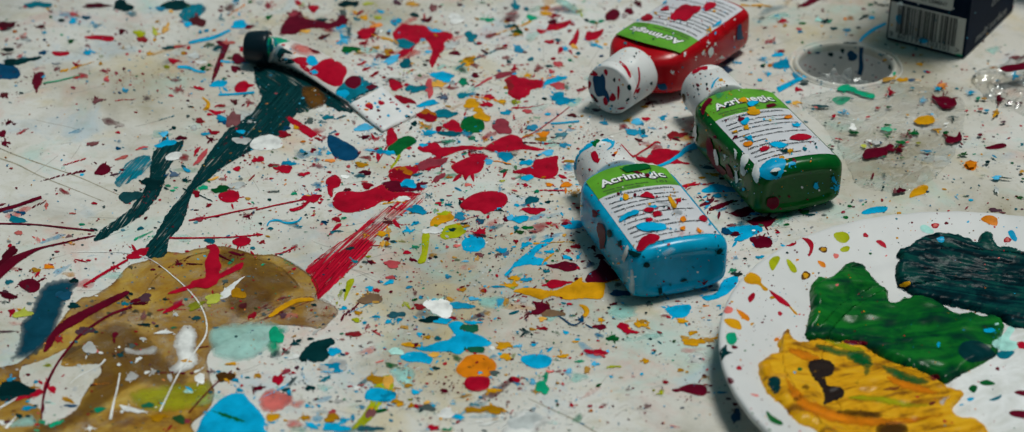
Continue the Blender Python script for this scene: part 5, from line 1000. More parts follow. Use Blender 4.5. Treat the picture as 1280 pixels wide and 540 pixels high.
def streaky(name, c1, c2, c3, ang, sc=(.02, .0016, 1), bmp=.14, spc=.14):
    m, nt, b, out = new_mat(name)
    v = coords(nt, ang, sc); n1 = noise_node(nt, 1.0, 6, .6, v, .5); n2 = noise_node(nt, 45, 5, .6, coords(nt), 1.2)
    mm = node(nt, 'ShaderNodeMath', operation='MULTIPLY_ADD'); mm.inputs[1].default_value = .55; nt.links.new(n1.outputs['Fac'], mm.inputs[0])
    mk = node(nt, 'ShaderNodeMath', operation='MULTIPLY'); mk.inputs[1].default_value = .45; nt.links.new(n2.outputs['Fac'], mk.inputs[0]); nt.links.new(mk.outputs[0], mm.inputs[2])
    r = ramp(nt, mm.outputs[0], [(.42, c1), (.495, c2), (.57, c3)]); nt.links.new(r.outputs[0], b.inputs['Base Color'])
    b.inputs['Roughness'].default_value = .28; b.inputs['Specular IOR Level'].default_value = spc
    bump(nt, b, n1.outputs['Fac'], bmp, .0006); return m
def fbm(x, y, s, seed, o=4): return noise.fractal(Vector((x*s, y*s, seed)), .9, 2.1, o)
def ridge(x, y, s, seed): return 1-2*abs(noise.noise(Vector((x*s, y*s, seed))))
def heap(name, label, cat, pts, mat, h, rel, rag=1.2, lift=.00005, parent=None, edge=6, grid=2.2, extra=()):
    Q = ragged(smooth_closed(pts), rag, pts[0][0]*.1)
    V, F = blob(Q, h, edge, grid, PBV, 0, rel, lift)
    c = np.mean(V, 0); M = Matrix.Translation((c[0], c[1], 0))
    V = [Vector(v)-Vector((c[0], c[1], 0)) for v in V]
    o = link(name, mesh_of(name, V, F), [mat])
    o.matrix_world = M; WORLD[o.name] = M
    return tag(o, label, cat, 'paint on the plate')
heap('paint_wash', 'thin milky white wash of paint on the right half of the plate', 'paint', [(1190, 470), (1215, 440), (1240, 424), (1262, 412), (1256, 420), (1275, 408), (1310, 400), (1310, 560), (1200, 560), (1190, 520)],
     streaky('milky_wash', (.60, .60, .57), (.70, .70, .69), (.78, .78, .78), .5, (.05, .012, 1)), .0006, lambda x, y: .0005*fbm(x, y, .05, 4), 2, edge=14)
heap('paint_heap', 'heap of ochre yellow paint with brown swirls on the plate', 'paint',
     [(948, 460), (958, 448), (974, 441), (972, 430), (980, 417), (986, 415), (990, 424), (1000, 430), (1020, 427), (1045, 432), (1060, 428), (1080, 436), (1100, 450), (1120, 458), (1140, 464), (1160, 472), (1185, 487), (1205, 494), (1196, 506), (1190, 515), (1200, 524), (1222, 528), (1236, 545), (1240, 570), (1040, 570), (1022, 540), (1000, 530), (988, 520), (976, 505), (962, 494), (952, 478)],
     streaky('ochre_heap', (.22, .085, .003), (.62, .29, .004), (.70, .37, .012), .35, (.03, .005, 1)), .0030, lambda x, y: .0015*fbm(x, y*1.7, .024, 1, 2)+.0008*ridge(x*.6+y*.3, y*1.9, .045, 5), 1.4)
heap('paint_heap', 'heap of leaf green paint with a pointed top on the plate', 'paint',
     [(1006, 420), (1009, 404), (1013, 385), (1012, 365), (1020, 350), (1036, 349), (1046, 342), (1056, 333), (1068, 331), (1080, 336), (1086, 345), (1098, 358), (1108, 366), (1112, 382), (1130, 378), (1145, 374), (1160, 376), (1175, 383), (1188, 392), (1200, 396), (1215, 394), (1225, 400), (1238, 398), (1250, 402), (1254, 412), (1250, 428), (1246, 444), (1230, 456), (1212, 465), (1196, 474), (1180, 480), (1168, 472), (1150, 466), (1142, 470), (1125, 462), (1104, 455), (1086, 440), (1066, 432), (1048, 428), (1028, 430), (1014, 428)],
     streaky('green_heap', (.0005, .030, .014), (.001, .078, .012), (.006, .135, .014), .1, (.035, .008, 1)), .0034, lambda x, y: .0020*fbm(x, y*1.5, .020, 2, 2)+.0009*ridge(x*.5-y*.4, y*1.8, .040, 8), 1.1, .0003)
heap('paint_heap', 'thick black green paint brushed in long ridges on the back of the plate', 'paint',
     [(1119, 345), (1120, 334), (1126, 326), (1120, 320), (1124, 314), (1134, 312), (1140, 306), (1156, 297), (1175, 294), (1195, 296), (1212, 302), (1222, 305), (1224, 297), (1232, 292), (1240, 296), (1246, 310), (1262, 312), (1275, 316), (1290, 318), (1312, 320), (1312, 418), (1290, 414), (1268, 410), (1252, 402), (1240, 395), (1220, 390), (1200, 386), (1180, 382), (1160, 378), (1145, 373), (1132, 364), (1122, 358)],
     streaky('black_green_heap', (.0005, .008, .012), (.001, .022, .028), (.003, .055, .045), -.34, (.06, .0022, 1), .16, .05), .0036, lambda x, y: .0007*fbm(x*.12, y-x*.17, .22, 3)+.0010*fbm(x*.25, y, .05, 6), 1.6, .0004)
S_ = Spatter()
PLSP = [('g', [(1020, 430), (1045, 434), (1070, 442), (1092, 456), (1080, 458), (1055, 447), (1030, 440)], 1), ('g', [(1100, 455), (1130, 465), (1160, 476), (1150, 481), (1120, 473)], 1), ('o', [(980, 468), (1010, 498), (1060, 518), (1120, 523), (1180, 518), (1120, 532), (1050, 530), (1000, 510)], 1), ('o', [(984, 434), (1004, 438), (1024, 446), (1012, 452), (992, 444)], 1), ('l', [(1030, 424), (1052, 428), (1080, 438), (1066, 440), (1044, 433)], 1), ('y', [(1120, 460), (1142, 462), (1160, 470), (1146, 472)], 1), ('o', [(1110, 470), (1150, 482), (1180, 492), (1150, 492), (1118, 480)], 1),
        ('n', [(1012, 452), (1022, 449), (1038, 452), (1043, 460), (1040, 468), (1032, 472), (1036, 482), (1052, 484), (1055, 494), (1046, 500), (1036, 504), (1030, 506), (1030, 492), (1024, 480), (1015, 470), (1011, 460)], 1), ('n', [(990, 500), (998, 492), (1004, 497), (998, 502)], 1), ('n', [(1042, 515), (1062, 512), (1092, 515), (1110, 520), (1090, 522), (1060, 519)], 1), ('n', [(1095, 535), (1102, 527), (1118, 526), (1136, 536), (1120, 548), (1098, 548)], 1),
        ('d', [(961, 474), (968, 470), (975, 474), (975, 488), (968, 492), (962, 484)], 1), ('g', [(1060, 440), (1075, 438), (1088, 446), (1090, 458), (1082, 470), (1078, 458), (1066, 450)], 1), ('n', [(1068, 478), (1074, 473), (1073, 482)], 1), ('n', [(1003, 484), (1008, 480), (1012, 485), (1007, 488)], 1),
        ('m', [(1053, 427), (1062, 425), (1082, 427), (1083, 431), (1066, 431)], 2), ('m', [(1163, 470), (1172, 468), (1175, 473), (1166, 476)], 2), ('d', [(1198, 440), (1204, 428), (1220, 426), (1234, 432), (1245, 444), (1236, 449), (1224, 452), (1210, 452)], 2), ('l', [(1060, 497), (1080, 494), (1110, 496), (1140, 503), (1165, 506), (1140, 510), (1100, 504)], 1), ('m', [(1100, 487), (1125, 483), (1118, 488)], 1),
        ('w', [(1174, 501), (1184, 494), (1191, 492), (1184, 500), (1178, 505)], 1), ('y', [(1124, 356), (1136, 351), (1138, 355), (1130, 359)], 2), ('c', [(1171, 298), (1179, 296), (1180, 302), (1174, 303)], 2), ('c', [(1229, 412), (1240, 410), (1244, 414), (1234, 416)], 2), ('c', [(1172, 428), (1175, 428), (1174, 434), (1171, 432)], 2), ('a', [(1240, 428), (1252, 420), (1262, 408), (1268, 412), (1262, 424), (1276, 430), (1262, 440), (1246, 436)], 2), ('t', [(1246, 442), (1256, 438), (1268, 440), (1260, 448), (1250, 448)], 2),
        ('y', [(930, 346), (934, 341), (944, 342), (951, 348), (952, 354), (960, 362), (955, 363), (948, 356), (938, 355), (931, 352)], 0), ('l', [(1042, 293), (1048, 290), (1058, 291), (1062, 297), (1058, 303), (1050, 303), (1044, 298)], 0), ('l', [(962, 325), (970, 320), (975, 322), (972, 330), (966, 338), (962, 333)], 0), ('l', [(983, 325), (988, 326), (996, 336), (994, 341), (988, 338)], 0), ('l', [(1050, 312), (1056, 308), (1062, 309), (1060, 314), (1053, 315)], 0),
        ('r', [(975, 306), (984, 300), (993, 299), (995, 305), (986, 308)], 0), ('r', [(1095, 302), (1100, 300), (1106, 304), (1108, 310), (1102, 308)], 0), ('r', [(961, 363), (968, 366), (980, 374), (988, 382), (984, 383), (972, 376)], 0), ('y', [(985, 382), (989, 384), (997, 393), (993, 392)], 0), ('r', [(1000, 297), (1012, 299), (1017, 306), (1014, 318), (1010, 320), (1012, 310), (1006, 301)], 0), ('o', [(920, 387), (927, 389), (936, 396), (936, 401), (928, 398)], 0), ('y', [(905, 400), (914, 398), (924, 402), (926, 412), (912, 408)], 0),
        ('e', [(908, 418), (918, 416), (921, 425), (916, 431), (909, 428)], 0), ('d', [(899, 441), (904, 434), (908, 431), (909, 438), (916, 441), (908, 444), (901, 451)], 0), ('y', [(948, 455), (954, 451), (962, 452), (964, 466), (956, 470), (950, 464)], 0), ('p', [(904, 385), (910, 383), (916, 386), (914, 391), (906, 391)], 0), ('o', [(1226, 274), (1236, 269), (1246, 273), (1246, 282), (1236, 280)], 0), ('g', [(958, 514), (966, 520), (978, 528), (976, 532), (962, 526)], 0), ('r', [(935, 372), (941, 366), (944, 368), (942, 374), (937, 378)], 0), ('o', [(1022, 326), (1030, 328), (1032, 334), (1026, 333)], 0),
        ('g', [(1224, 478), (1234, 475), (1244, 480), (1232, 482)], 0), ('g', [(1211, 486), (1216, 481), (1222, 484), (1218, 491)], 0), ('t', [(1236, 500), (1246, 496), (1252, 493), (1250, 498), (1242, 501)], 0), ('r', [(1268, 430), (1276, 427), (1288, 430), (1286, 436), (1274, 435)], 0), ('m', [(1268, 491), (1276, 488), (1288, 490), (1282, 495)], 0), ('m', [(1261, 516), (1270, 513), (1286, 515), (1284, 523), (1268, 521)], 0), ('a', [(1150, 284), (1156, 281), (1166, 287), (1166, 292), (1154, 290)], 0), ('c', [(1260, 290), (1266, 288), (1271, 297), (1270, 302), (1264, 298)], 0)]
HEAPS = world_bvh([(o, WORLD[o.name]) for o in bpy.data.objects if o.type == 'MESH' and o.name.split('.')[0] in ('paint_heap', 'paint_wash', 'dish')])
for key, pts, on in PLSP:
    if on == 1: key = ('k' if pts[0][0] == 1012 else ('n', 1, None, .30, 1)) if key == 'n' else key if key == 'd' else (key, .9, None, .30)
    Q = ragged(smooth_closed(pts, .8), 1.5 if on == 1 else .4, pts[0][0]*.13); V, F = blob(Q, .00003 if on == 1 else .00012, 1.8, 2.0, HEAPS, lift=.00006); S_.body(V, F, key)
for x, y, r, k in ((1029, 312, 5, 'n'), (1007, 344.5, 6, 'n'), (1169, 282, 4.5, 'r'), (1259, 300, 4.5, 'r')):
    S_.drop(ell(x, y, r, r*.85), .0002, k, HEAPS); S_.drop(ell(x, y, r*.7, r*.58), .0004, 'y' if k == 'n' else 'p', HEAPS)
for x, y, rx, ry, k in ((1082, 294, 3.4, 2.8, 'r'), (1048, 296, .1, .1, 'g'), (1183, 279, 2.4, 2, 'm'), (1088, 317, 1.8, 1.4, 'g'), (1246, 405, 3, 1.4, 'a'), (975, 392, 3, 2.6, 'r'), (924, 460, 4, 2.4, 'r'), (913, 476, 3.4, 5, 'm'), (918, 434, 3.6, 2.6, 'm'), (940, 405, 2.4, 1.6, 'y'), (1045, 320, 4, 3, 'p'), (984, 316, 1.8, 1.4, 'd'), (970, 315, 2, 1.4, 'd'), (1247, 461, 3, 2, 'm'), (1213, 499, 5, 2, 'c'), (1202, 506, 3, 1, 'c'), (1148, 502, 0.6, 0.6, 'm'), (1165, 504, 4, 2.4, 'm'), (944, 494, 5, 1.4, 'p'), (965, 372, 3, 2, 'y'), (973, 500, 5, 3, 'y')):
    S_.drop(ell(x, y, rx, ry, rng.uniform(-20, 20)), .0002, k, HEAPS)
for i in range(800):
    x = rng.uniform(898, 1280); y = rng.uniform(262, 540); s = .25+rng.exponential(.36)
    S_.drop(ell(x, y, s*1.3, s, rng.uniform(-40, 40), 9), .00004, random.choice('rrmmntcnoygdp'), PBV if i % 4 else HEAPS)
tag(S_.build('paint_spatter', plate), kind='stuff')

# ------------------------------------------------------------------ clear plastic film
def film(name, label, outline, amp, seed, base=.0004, grid=2.6, crease=1.0):
    Q = ragged(smooth_closed(outline, 2.5), 1.2, seed)
    def rel(x, y):
        g = ground(x, y); v = Vector((g[0]*crease*55, g[1]*crease*55, seed))
        a = 1-abs(noise.noise(v))*2.2; b = 1-abs(noise.noise(v*2.3+Vector((3, 1, 0))))*2.2
        return amp*max(0, a)**3*.7+amp*.5*max(0, b)**3+amp*.15*noise.noise(v*.4)
    V, F = blob(Q, .0003, 6, grid, None, base, rel)
    V[:, 2] = np.maximum(V[:, 2], base)
    c = V.mean(0); M = Matrix.Translation((c[0], c[1], 0))
    o = link(name, mesh_of(name, [Vector(v)-Vector((c[0], c[1], 0)) for v in V], F), [M_FILM]); o.matrix_world = M
    tag(o, label, 'plastic film'); return o
film('plastic_film', 'clear crinkled plastic film lying flat between the cup hole and the plate', [(1000, 128), (1025, 116), (1060, 113), (1100, 104), (1150, 108), (1200, 122), (1206, 150), (1198, 180), (1188, 202), (1166, 224), (1140, 238), (1100, 240), (1072, 232), (1062, 214), (1050, 190), (1030, 160)], .0013, 2.0)
film('plastic_film', 'crumpled clear plastic film at the right frame edge below the box', [(1214, 100), (1226, 88), (1250, 82), (1300, 74), (1300, 142), (1262, 138), (1236, 126), (1222, 112)], .0052, 5.0, .0006, 2.0, .8)
def wad():
    V, F = [], []; bm = bmesh.new(); bmesh.ops.create_icosphere(bm, subdivisions=4, radius=1)
    for v in bm.verts:
        d = v.co.normalized(); k = 1+.55*(abs(noise.noise(d*2.2+Vector((4, 0, 0))))*2-.6)+.25*abs(noise.noise(d*6))
        v.co = Vector((d.x*.0175*k, d.y*.014*k, max(-.7, d.z)*.010*k))
    me = bpy.data.meshes.new('plastic_film'); bm.to_mesh(me); bm.free()
    o = link('plastic_film', me, [M_FILM], smooth=False); o.matrix_world = Matrix.Translation((HC[0]-.002, HC[1]-.003, -.0165))
    tag(o, 'crumpled wad of clear plastic film stuffed inside the cup hole', 'plastic film')
wad()
# drips and spots inside the cup hole
def in_hole():
    w = [o for o in bpy.data.objects if o.name in ('rim', 'well')]
    bv = world_bvh([(o, MH) for o in w]); S_ = Spatter()
    L = [(1077, 59, 5.5), (1076, 70, 5), (1076.5, 84, 6), (1074, 94, 6)]
    V, F = blob(stroke_outline(L), .0003, 1.6, 2.4, bv)
    o = link('paint_drip', mesh_of('paint_drip', V, F), [paint('b')])
    tag(o, 'blue drip of paint running down the inside wall of the cup hole', 'paint drip')
    for x, y, rx, ry, k in ((1065, 70, 7, 6, 'b'), (1038.5, 68, 3.4, 3, 'd'), (1053, 63, 3, 2.4, 'd'), (1085, 101, 5, 4.4, 'b'), (1055, 96, 4.6, 2.6, 'b'), (1051, 72, 2, 1.5, 'd'), (1022, 66, 3, 1.5, 'b'), (1067, 54, 5, 1.2, 'd'), (1058, 53.5, 4, 1, 'd'), (1106, 96, 6, 5, 'm'), (1012, 66, 2.4, 1, 'r'), (1112, 84, 2, 3, 'd'), (1106, 75, 2.6, 1.6, 'y'), (1100, 68, 2, 1.2, 't'), (1118, 92, 2, 3, 'e')):
        S_.drop(ell(x, y, rx, ry), .0002, k, bv, maxspan=.02)
    for i in range(50): S_.drop(ell(rng.uniform(996, 1120), rng.uniform(48, 112), 1.3, .9), .0001, random.choice('dbtrm'), bv)
    tag(S_.build('paint_spatter', hole), kind='stuff')
in_hole()

# ------------------------------------------------------------------ all the paint on the table
CAT = dict(paint_splat='paint splat', paint_stroke='paint stroke', paint_smear='paint smear', paint_stain='paint stain', paint_patch='paint patch', paint_drip='paint drip', paint_chip='paint chip', paint_line='paint line', paint_spot='paint spot', seam_line='seam line')
M_SEAM = plain('seam_dirt', (.30, .27, .20), .6, 0, .3, 200)
def place(name, V, F, mats, label, group):
    V = np.asarray(V); c = V.mean(0); o = link(name, mesh_of(name, [Vector(v)-Vector((c[0], c[1], 0)) for v in V], F), mats)
    if LAST_E is not None and len(LAST_E) == len(V): set_edge(o.data, LAST_E)
    o.matrix_world = Matrix.Translation((c[0], c[1], 0)); return tag(o, label, CAT[name], group)
TABLE_STEP = .000055
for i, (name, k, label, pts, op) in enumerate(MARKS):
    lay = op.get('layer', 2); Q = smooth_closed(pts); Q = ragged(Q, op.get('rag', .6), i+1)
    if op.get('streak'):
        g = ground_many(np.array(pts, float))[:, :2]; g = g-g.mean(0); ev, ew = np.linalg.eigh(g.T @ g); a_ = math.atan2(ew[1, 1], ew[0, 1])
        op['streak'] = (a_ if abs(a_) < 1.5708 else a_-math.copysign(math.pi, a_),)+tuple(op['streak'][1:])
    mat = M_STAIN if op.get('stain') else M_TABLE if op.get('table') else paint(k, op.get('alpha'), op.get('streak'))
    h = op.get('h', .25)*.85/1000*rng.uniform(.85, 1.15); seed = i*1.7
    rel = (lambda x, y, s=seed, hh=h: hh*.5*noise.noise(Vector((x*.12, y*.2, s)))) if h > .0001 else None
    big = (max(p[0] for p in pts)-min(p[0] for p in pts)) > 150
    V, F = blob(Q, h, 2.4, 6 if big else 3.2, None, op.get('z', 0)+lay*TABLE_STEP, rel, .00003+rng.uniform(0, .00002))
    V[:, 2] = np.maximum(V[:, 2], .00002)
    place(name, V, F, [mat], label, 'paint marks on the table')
for i, (k, label, L) in enumerate(LINES):
    seam = 'seam' in label
    if k == 'w': L = [(a, b_, c*.62) for a, b_, c in L]
    Q = ragged(stroke_outline(L), .25, i+50); lay = 6.2 if not seam else 0
    V, F = blob(Q, .00012 if not seam else .00003, 1.2, 4, None, lay*TABLE_STEP, None, .00003+rng.uniform(0, .00002))
    place('seam_line' if seam else 'paint_line', V, F, [M_SEAM if seam else paint(k, .8 if k == 'n' else None)], label, 'seam lines of the table' if seam else 'thin paint lines on the table')
# middle drops: the largest stand alone, the rest are gathered per colour
spots = []
for row in SPOTS.strip().split('\n'):
    t, rest = row.split(' ', 1); tx, ty = int(t[0])*160, int(t[1])*135
    for s in rest.split(';'):
        q = s.split(); u, v, ru, rv = map(float, q[1:5]); ang = float(q[5]) if len(q) > 5 else 0
        spots.append((q[0], tx+u/4, ty+v/4, ru/4, rv/4, ang))
LAND = [(760, 195, 'blue bottle cap'), (730, 300, 'left side of the blue bottle'), (850, 375, 'blue bottle base'), (760, 105, 'red bottle cap'), (760, 30, 'far end of the red bottle'), (930, 55, 'red bottle base'), (860, 150, 'green bottle cap'), (930, 240, 'green bottle base'), (320, 62, 'black tube cap'), (490, 140, 'white tube end'), (400, 100, 'paint tube'), (430, 188, 'dark blue chip'), (250, 220, 'longest dark green smear'), (175, 240, 'shorter dark green smear'),
        (300, 360, 'top of the ochre puddle'), (200, 460, 'lower ochre puddle'), (60, 400, 'deep blue smear'), (440, 310, 'dry red brush stroke'), (460, 250, 'long red puddle'), (604, 253, 'smooth oval red puddle'), (530, 50, 'flag shaped red splat'), (655, 110, 'broad red splash'), (700, 365, 'ochre streak'), (595, 460, 'orange disc'), (400, 440, 'black green crackled splat'), (540, 430, 'brown curled blue splash'), (670, 450, 'brightest blue puddle'), (345, 500, 'dusty pink patch'), (290, 525, 'broad blue puddle'),
        (1060, 82, 'cup hole'), (1150, 60, 'navy box'), (1110, 170, 'flat clear film'), (1250, 110, 'crumpled clear film'), (920, 400, 'left rim of the plate'), (1100, 262, 'back rim of the plate'), (865, 487, 'haloed maroon drop'), (80, 20, 'top left corner'), (20, 90, 'blue smear at the left edge'), (128, 214, 'folded maroon splat'), (280, 75, 'dark red wedge'), (1220, 205, 'dotted orange drop'), (585, 305, 'diamond shaped blue splat'), (330, 178, 'white oval splat'), (665, 210, 'bubbly red splat'), (745, 45, 'heart shaped red splat'), (500, 185, 'green leaf splat'), (590, 155, 'bottle green splat'), (280, 245, 'dark centred red drop'), (940, 290, 'wide blue splash by the plate')]
def where(x, y, k=0):
    d = sorted((math.hypot(x-a, (y-b)*1.8), a, b, n) for a, b, n in LAND)[k]
    dx, dy = x-d[1], (y-d[2])*1.8
    side = 'on' if d[0] < 14 else ('just ' if d[0] < 45 else '')+('right of' if dx > abs(dy) else 'left of' if -dx > abs(dy) else 'below' if dy > 0 else 'above')
    return side+' the '+d[3]
def shape(rx, ry, ang):
    q = max(rx/max(ry*1.0, .1), ry/max(rx, .1))
    s = 'streaky' if q > 3.6 else 'long' if q > 2.4 else 'oval' if q > 1.45 else 'round'
    a = rx*ry
    return ('big ' if a > 130 else 'small ' if a < 45 else '')+s
order = sorted(range(len(spots)), key=lambda i: -spots[i][3]*spots[i][4])
solo = set(order[:150])
SPOT_OBJ = []
loose = {}
for i, (k, x, y, rx, ry, ang) in enumerate(spots):
    pale = k in 'ap' and rx*ry > 40
    if i not in solo: rx *= .86; ry *= .86
    vr = rng.choice([0, 0, 0, 1, 1, 2, 3, 4]); key = (k, .7, None, .30) if pale else (k, (None if rng.random() < .72 or rx*ry > 40 else .95), None, .30, vr)
    Q = ell(x, y, rx, ry, ang, 22, .34 if rx*ry > 8 else .24, .25 if rng.random() < .3 else 0)
    lay = (1 if pale else 5)*TABLE_STEP; h = .00006 if pale else min(.00022, .00003+.000018*math.sqrt(rx*ry))*rng.uniform(.8, 1.2)
    if x > 1000 and 100 < y < 245: lay += .0014
    if rx*ry > 3: Q = ragged(smooth_closed(Q, .9), .16*math.sqrt(rx*ry)**.8+.15, i+.37)
    if not pale and rx*ry > 6:
        for j in range(int(2+rng.exponential(3.2))):
            a_ = rng.uniform(0, 6.283); q_ = 1.05+rng.exponential(.5); x_, y_ = x+rx*q_*math.cos(a_), y+ry*q_*math.sin(a_); s_ = .25+rng.exponential(.35)
            loose.setdefault(k, []).append((ell(x_, y_, s_*1.5, s_*.8, math.degrees(math.atan2(ry*math.sin(a_), rx*math.cos(a_))), 9, .2, .6), .00003, k, lay))
    if i in solo:
        V, F = blob(Q, h, 2.2, 3.4, None, lay, None, .00003+rng.uniform(0, .00003))
        lab = f'{shape(rx, ry, ang)} {CNAME[k]} paint spot {where(x, y)}'
        two = f'{lab}, also {where(x, y, 1)}'
        SPOT_OBJ.append((place('paint_spot', V, F, [paint(*key)], lab, 'paint spots on the table'), lab, two, x, y))
    else: loose.setdefault(k, []).append((Q, h, key, lay))
# one label, one spot: look-alikes near the same landmark are told apart by a second landmark, then by their order
from collections import Counter
n1 = Counter(s[1] for s in SPOT_OBJ)
lab2 = [s[1] if n1[s[1]] == 1 else s[2] for s in SPOT_OBJ]
n2 = Counter(lab2)
for t in n2:
    m = sorted((s[3], i) for i, s in enumerate(SPOT_OBJ) if lab2[i] == t)
    for q_, (_, i) in enumerate(m):
        base = t if n2[t] == 1 else SPOT_OBJ[i][1]
        SPOT_OBJ[i][0]['label'] = ' '.join((base if len(m) == 1 else base+(', left one' if q_ == 0 else ', right one' if q_ == len(m)-1 else ', middle one')).split()[:16])
# fine spatter: thrown drops, denser in the middle of the table
DENS = [(60, 180, .15), (100, 120, .4), (250, 60, .9), (420, 40, 1.3), (450, 160, 1.4), (560, 100, 1.5), (560, 180, 1.4), (680, 60, .9), (680, 200, 1.2), (600, 330, 1.4), (500, 380, 1.0), (560, 450, 1.1), (440, 470, .9), (700, 300, 1.1), (720, 420, .6), (800, 440, .4), (820, 510, .25), (300, 200, .7), (250, 160, .6), (350, 280, .5), (100, 320, .5), (60, 400, .3), (900, 230, .9), (930, 280, .9), (980, 50, .45), (1100, 180, .5), (1200, 200, .55), (1230, 130, .4), (330, 300, .4), (200, 400, .25), (150, 500, .4), (800, 120, .8), (20, 20, .8), (60, 230, .12), (150, 200, .12), (1240, 40, .3)]
def dens(x, y):
    s = w = 0
    for a, b, d in DENS:
        q = 1/(((x-a)**2+((y-b)*1.6)**2)+300)**1.3; s += q*d; w += q
    return s/w
cnt = 0; HAZE = {}
COLS = 'rrrrrmmmmcccctttegyyodbwwd'
while cnt < 11500:
    x, y = rng.uniform(-40, 1320), rng.uniform(-25, 560)
    if rng.random() > dens(x, y)/1.5: continue
    k = random.choice(COLS) if x < 990 else random.choice('mmrrttgydbcwe')
    s = .26+rng.exponential(.30); s = min(s, 3.0)
    el = 1.25+rng.exponential(.45); ang = rng.normal(0, 16)
    Q = ell(x, y, s*el, s*.8, ang, 9 if s < 1 else 13, .16, .5 if rng.random() < .15 else 0)
    if 0 < (x-1059)**2/62**2+(y-80)**2/33**2 < 1: continue
    lay = rng.uniform(1, 8)*TABLE_STEP + (.0014 if (x > 1010 and 115 < y < 235 and x < 1200) else 0)
    loose.setdefault(k, []).append((Q, (.00002+.000012*s), (k, None, None, .30, rng.choice([0, 0, 1, 1, 2, 3, 4])), lay)); cnt += 1
# clustered mist thrown by a flicked brush
for j in range(70):
    x, y = rng.uniform(150, 960), rng.uniform(0, 530)
    if rng.random() > dens(x, y)/1.2: continue
    k = random.choice('rrrmmcctdoy'); R_ = rng.uniform(12, 45); n_ = int(rng.uniform(20, 70)); dr = rng.normal(-12, 16)
    for q_ in range(n_):
        u_, v_ = rng.normal(0, R_), rng.normal(0, R_*.4); s_ = .2+rng.exponential(.22)
        loose.setdefault(k, []).append((ell(x+u_, y+v_, s_*1.5, s_*.8, dr, 9, .2, .3), .00002, (k, None, None, .30, rng.choice([0, 1, 2])), 5*TABLE_STEP))
# flicked trails: drops strung along the throw
for j in range(95):
    x, y = rng.uniform(20, 1000), rng.uniform(0, 530)
    if rng.random() > dens(x, y)/1.3: continue
    k = random.choice('rrrmmctoyd'); a_ = rng.normal(-.35, .5)+(math.pi if rng.random() < .5 else 0); s_ = rng.uniform(.7, 2.2)
    for q_ in range(int(rng.uniform(5, 16))):
        loose.setdefault(k, []).append((ell(x, y, s_*rng.uniform(1.2, 2.8), s_*.7, math.degrees(a_), 11, .25, .5), .00004, k, 5*TABLE_STEP))
        st = s_*rng.uniform(2, 6); x += st*math.cos(a_); y += st*math.sin(a_)*.55+rng.normal(0, .5); s_ *= rng.uniform(.78, 1.02)
# hairline scratches worn into the plastic
S_ = Spatter()
for j in range(240):
    x, y, a_, L_ = rng.uniform(-10, 1290), rng.uniform(0, 540), rng.choice([-.35, .42, rng.uniform(-1.4, 1.4)])+rng.normal(0, .12), rng.uniform(8, 60)
    if abs(x-1059) < 90 and abs(y-80) < 50: continue
    P_ = [(x+L_*t*math.cos(a_), y+L_*t*.55*math.sin(a_)+rng.normal(0, .4), .45*(1-abs(2*t-1)**2)+.12) for t in (0, .3, .6, 1)]
    V, F = blob(stroke_outline(P_), .000005, 1, 6, None, .000008); S_.body(V, F, ('n', .35, None, .30) if j % 3 else 'n')
o = link('scratches', mesh_of('scratches', S_.V, S_.F), [plain('scratch_dirt', (.33, .31, .27), .6, 0, .3, 200)]); tag(o, 'fine dirty hairline scratches all over the white table', 'scratches', None, 'stuff')
# wiped haze: thin see-through smears under the drops
for j in range(330):
    x, y = rng.uniform(0, 1000), rng.uniform(0, 540)
    if rng.random() > dens(x, y)/1.2: continue
    k = random.choice('ccttaapprmyyewwb'); s_ = rng.uniform(2.5, 9)
    Q = ragged(smooth_closed(ell(x, y, s_*rng.uniform(1.3, 3), s_*rng.uniform(.4, .8), rng.normal(-10, 18), 16, .4), 1.0), .9, j)
    V, F = blob(Q, .00001, 2, 5, None, rng.uniform(.3, 1.6)*TABLE_STEP)
    hz = HAZE.setdefault(k, Spatter()); hz.body(V, F, (k, rng.choice([.45, .7]), None, .30))
for k, S_ in HAZE.items():
    o = S_.build(CNAME[k].replace(' ', '_')+'_paint_smears'); tag(o, f'thin see-through {CNAME[k]} paint smears wiped across the table', 'paint smears', 'thin smears on the table', 'stuff')
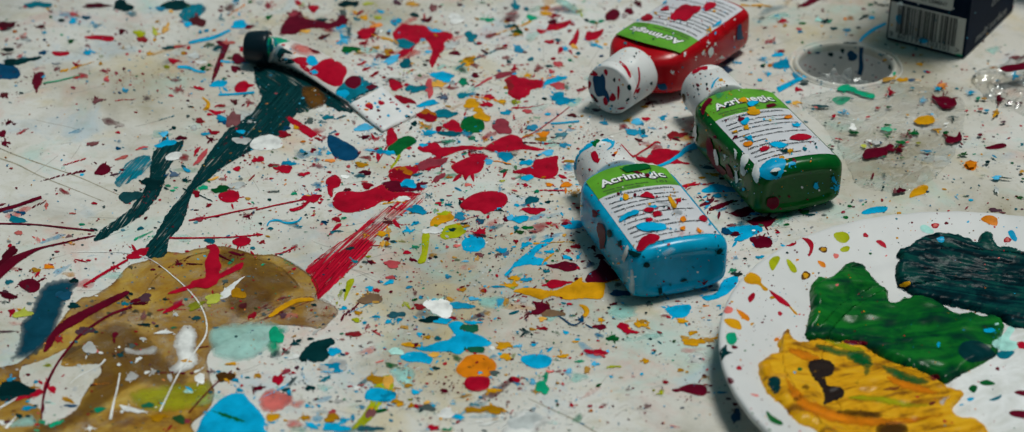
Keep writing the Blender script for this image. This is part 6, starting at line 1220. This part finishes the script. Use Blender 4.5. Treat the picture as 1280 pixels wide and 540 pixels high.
# satellites thrown out around the wet red splats
for name, k, label, pts, op in MARKS:
    if name != 'paint_splat' or k not in 'rmc': continue
    c = np.mean(pts, 0); R = np.ptp(np.array(pts), 0).max()*.5
    for j in range(int(6+R*.5)):
        a = rng.uniform(0, 6.283); q = R*(.9+rng.exponential(.45)); x, y = c[0]+q*math.cos(a), c[1]+q*.55*math.sin(a); s = .35+rng.exponential(.5)
        loose.setdefault(k, []).append((ell(x, y, s*1.7, s*.8, math.degrees(math.atan2(.55*math.sin(a), math.cos(a))), 11, .12, .6), .0001, k, op.get('layer', 2)*TABLE_STEP+op.get('z', 0)))
for k, items in loose.items():
    S_ = Spatter()
    for Q, h, key, lay in items:
        if (Q[:, 0].mean()-1059)**2/60**2+(Q[:, 1].mean()-80)**2/31**2 < 1: continue
        S_.drop(Q, h, key, None, .00002+lay)
    o = S_.build(CNAME[k].replace(' ', '_')+'_paint_spatter')
    tag(o, f'fine {CNAME[k]} paint droplets spattered all over the table', 'paint spatter', 'fine paint spatter on the table', 'stuff')

# ------------------------------------------------------------------ camera and light
cam = bpy.data.cameras.new('camera'); cam.sensor_width = 36; cam.lens = FPX/1280*36; cam.clip_start = .02; cam.clip_end = 50
co = bpy.data.objects.new('camera', cam); COL.objects.link(co); co.location = (0, 0, H); co.rotation_euler = (math.pi/2-TH, 0, 0)
cam.dof.use_dof = True; cam.dof.focus_distance = .995; cam.dof.aperture_fstop = 8
scene.camera = co
def spot(name, loc, aim, power, size, angle, blend, col):
    l = bpy.data.lights.new(name, 'SPOT'); l.energy = power; l.shadow_soft_size = size; l.spot_size = math.radians(angle); l.spot_blend = blend; l.color = col
    o = bpy.data.objects.new(name, l); COL.objects.link(o); o.location = loc
    o.rotation_euler = (Vector(aim)-Vector(loc)).to_track_quat('-Z', 'Y').to_euler(); return o
spot('key_spot', (.40, 1.02, 1.40), (.035, .86, 0), 575, .60, 23, 1.0, (1.0, .995, .94))  # unseen key light; its cone is narrowed to darken the corners
w = bpy.data.worlds.new('World'); scene.world = w; w.use_nodes = True
bg = w.node_tree.nodes['Background']; bg.inputs[0].default_value = (.30, .70, .84, 1); bg.inputs[1].default_value = .15
scene.view_settings.view_transform = 'Standard'; scene.view_settings.look = 'None'; scene.view_settings.exposure = 0; scene.view_settings.gamma = 1
scene.cycles.use_denoising = True; scene.cycles.transparent_max_bounces = 24; scene.cycles.max_bounces = 6
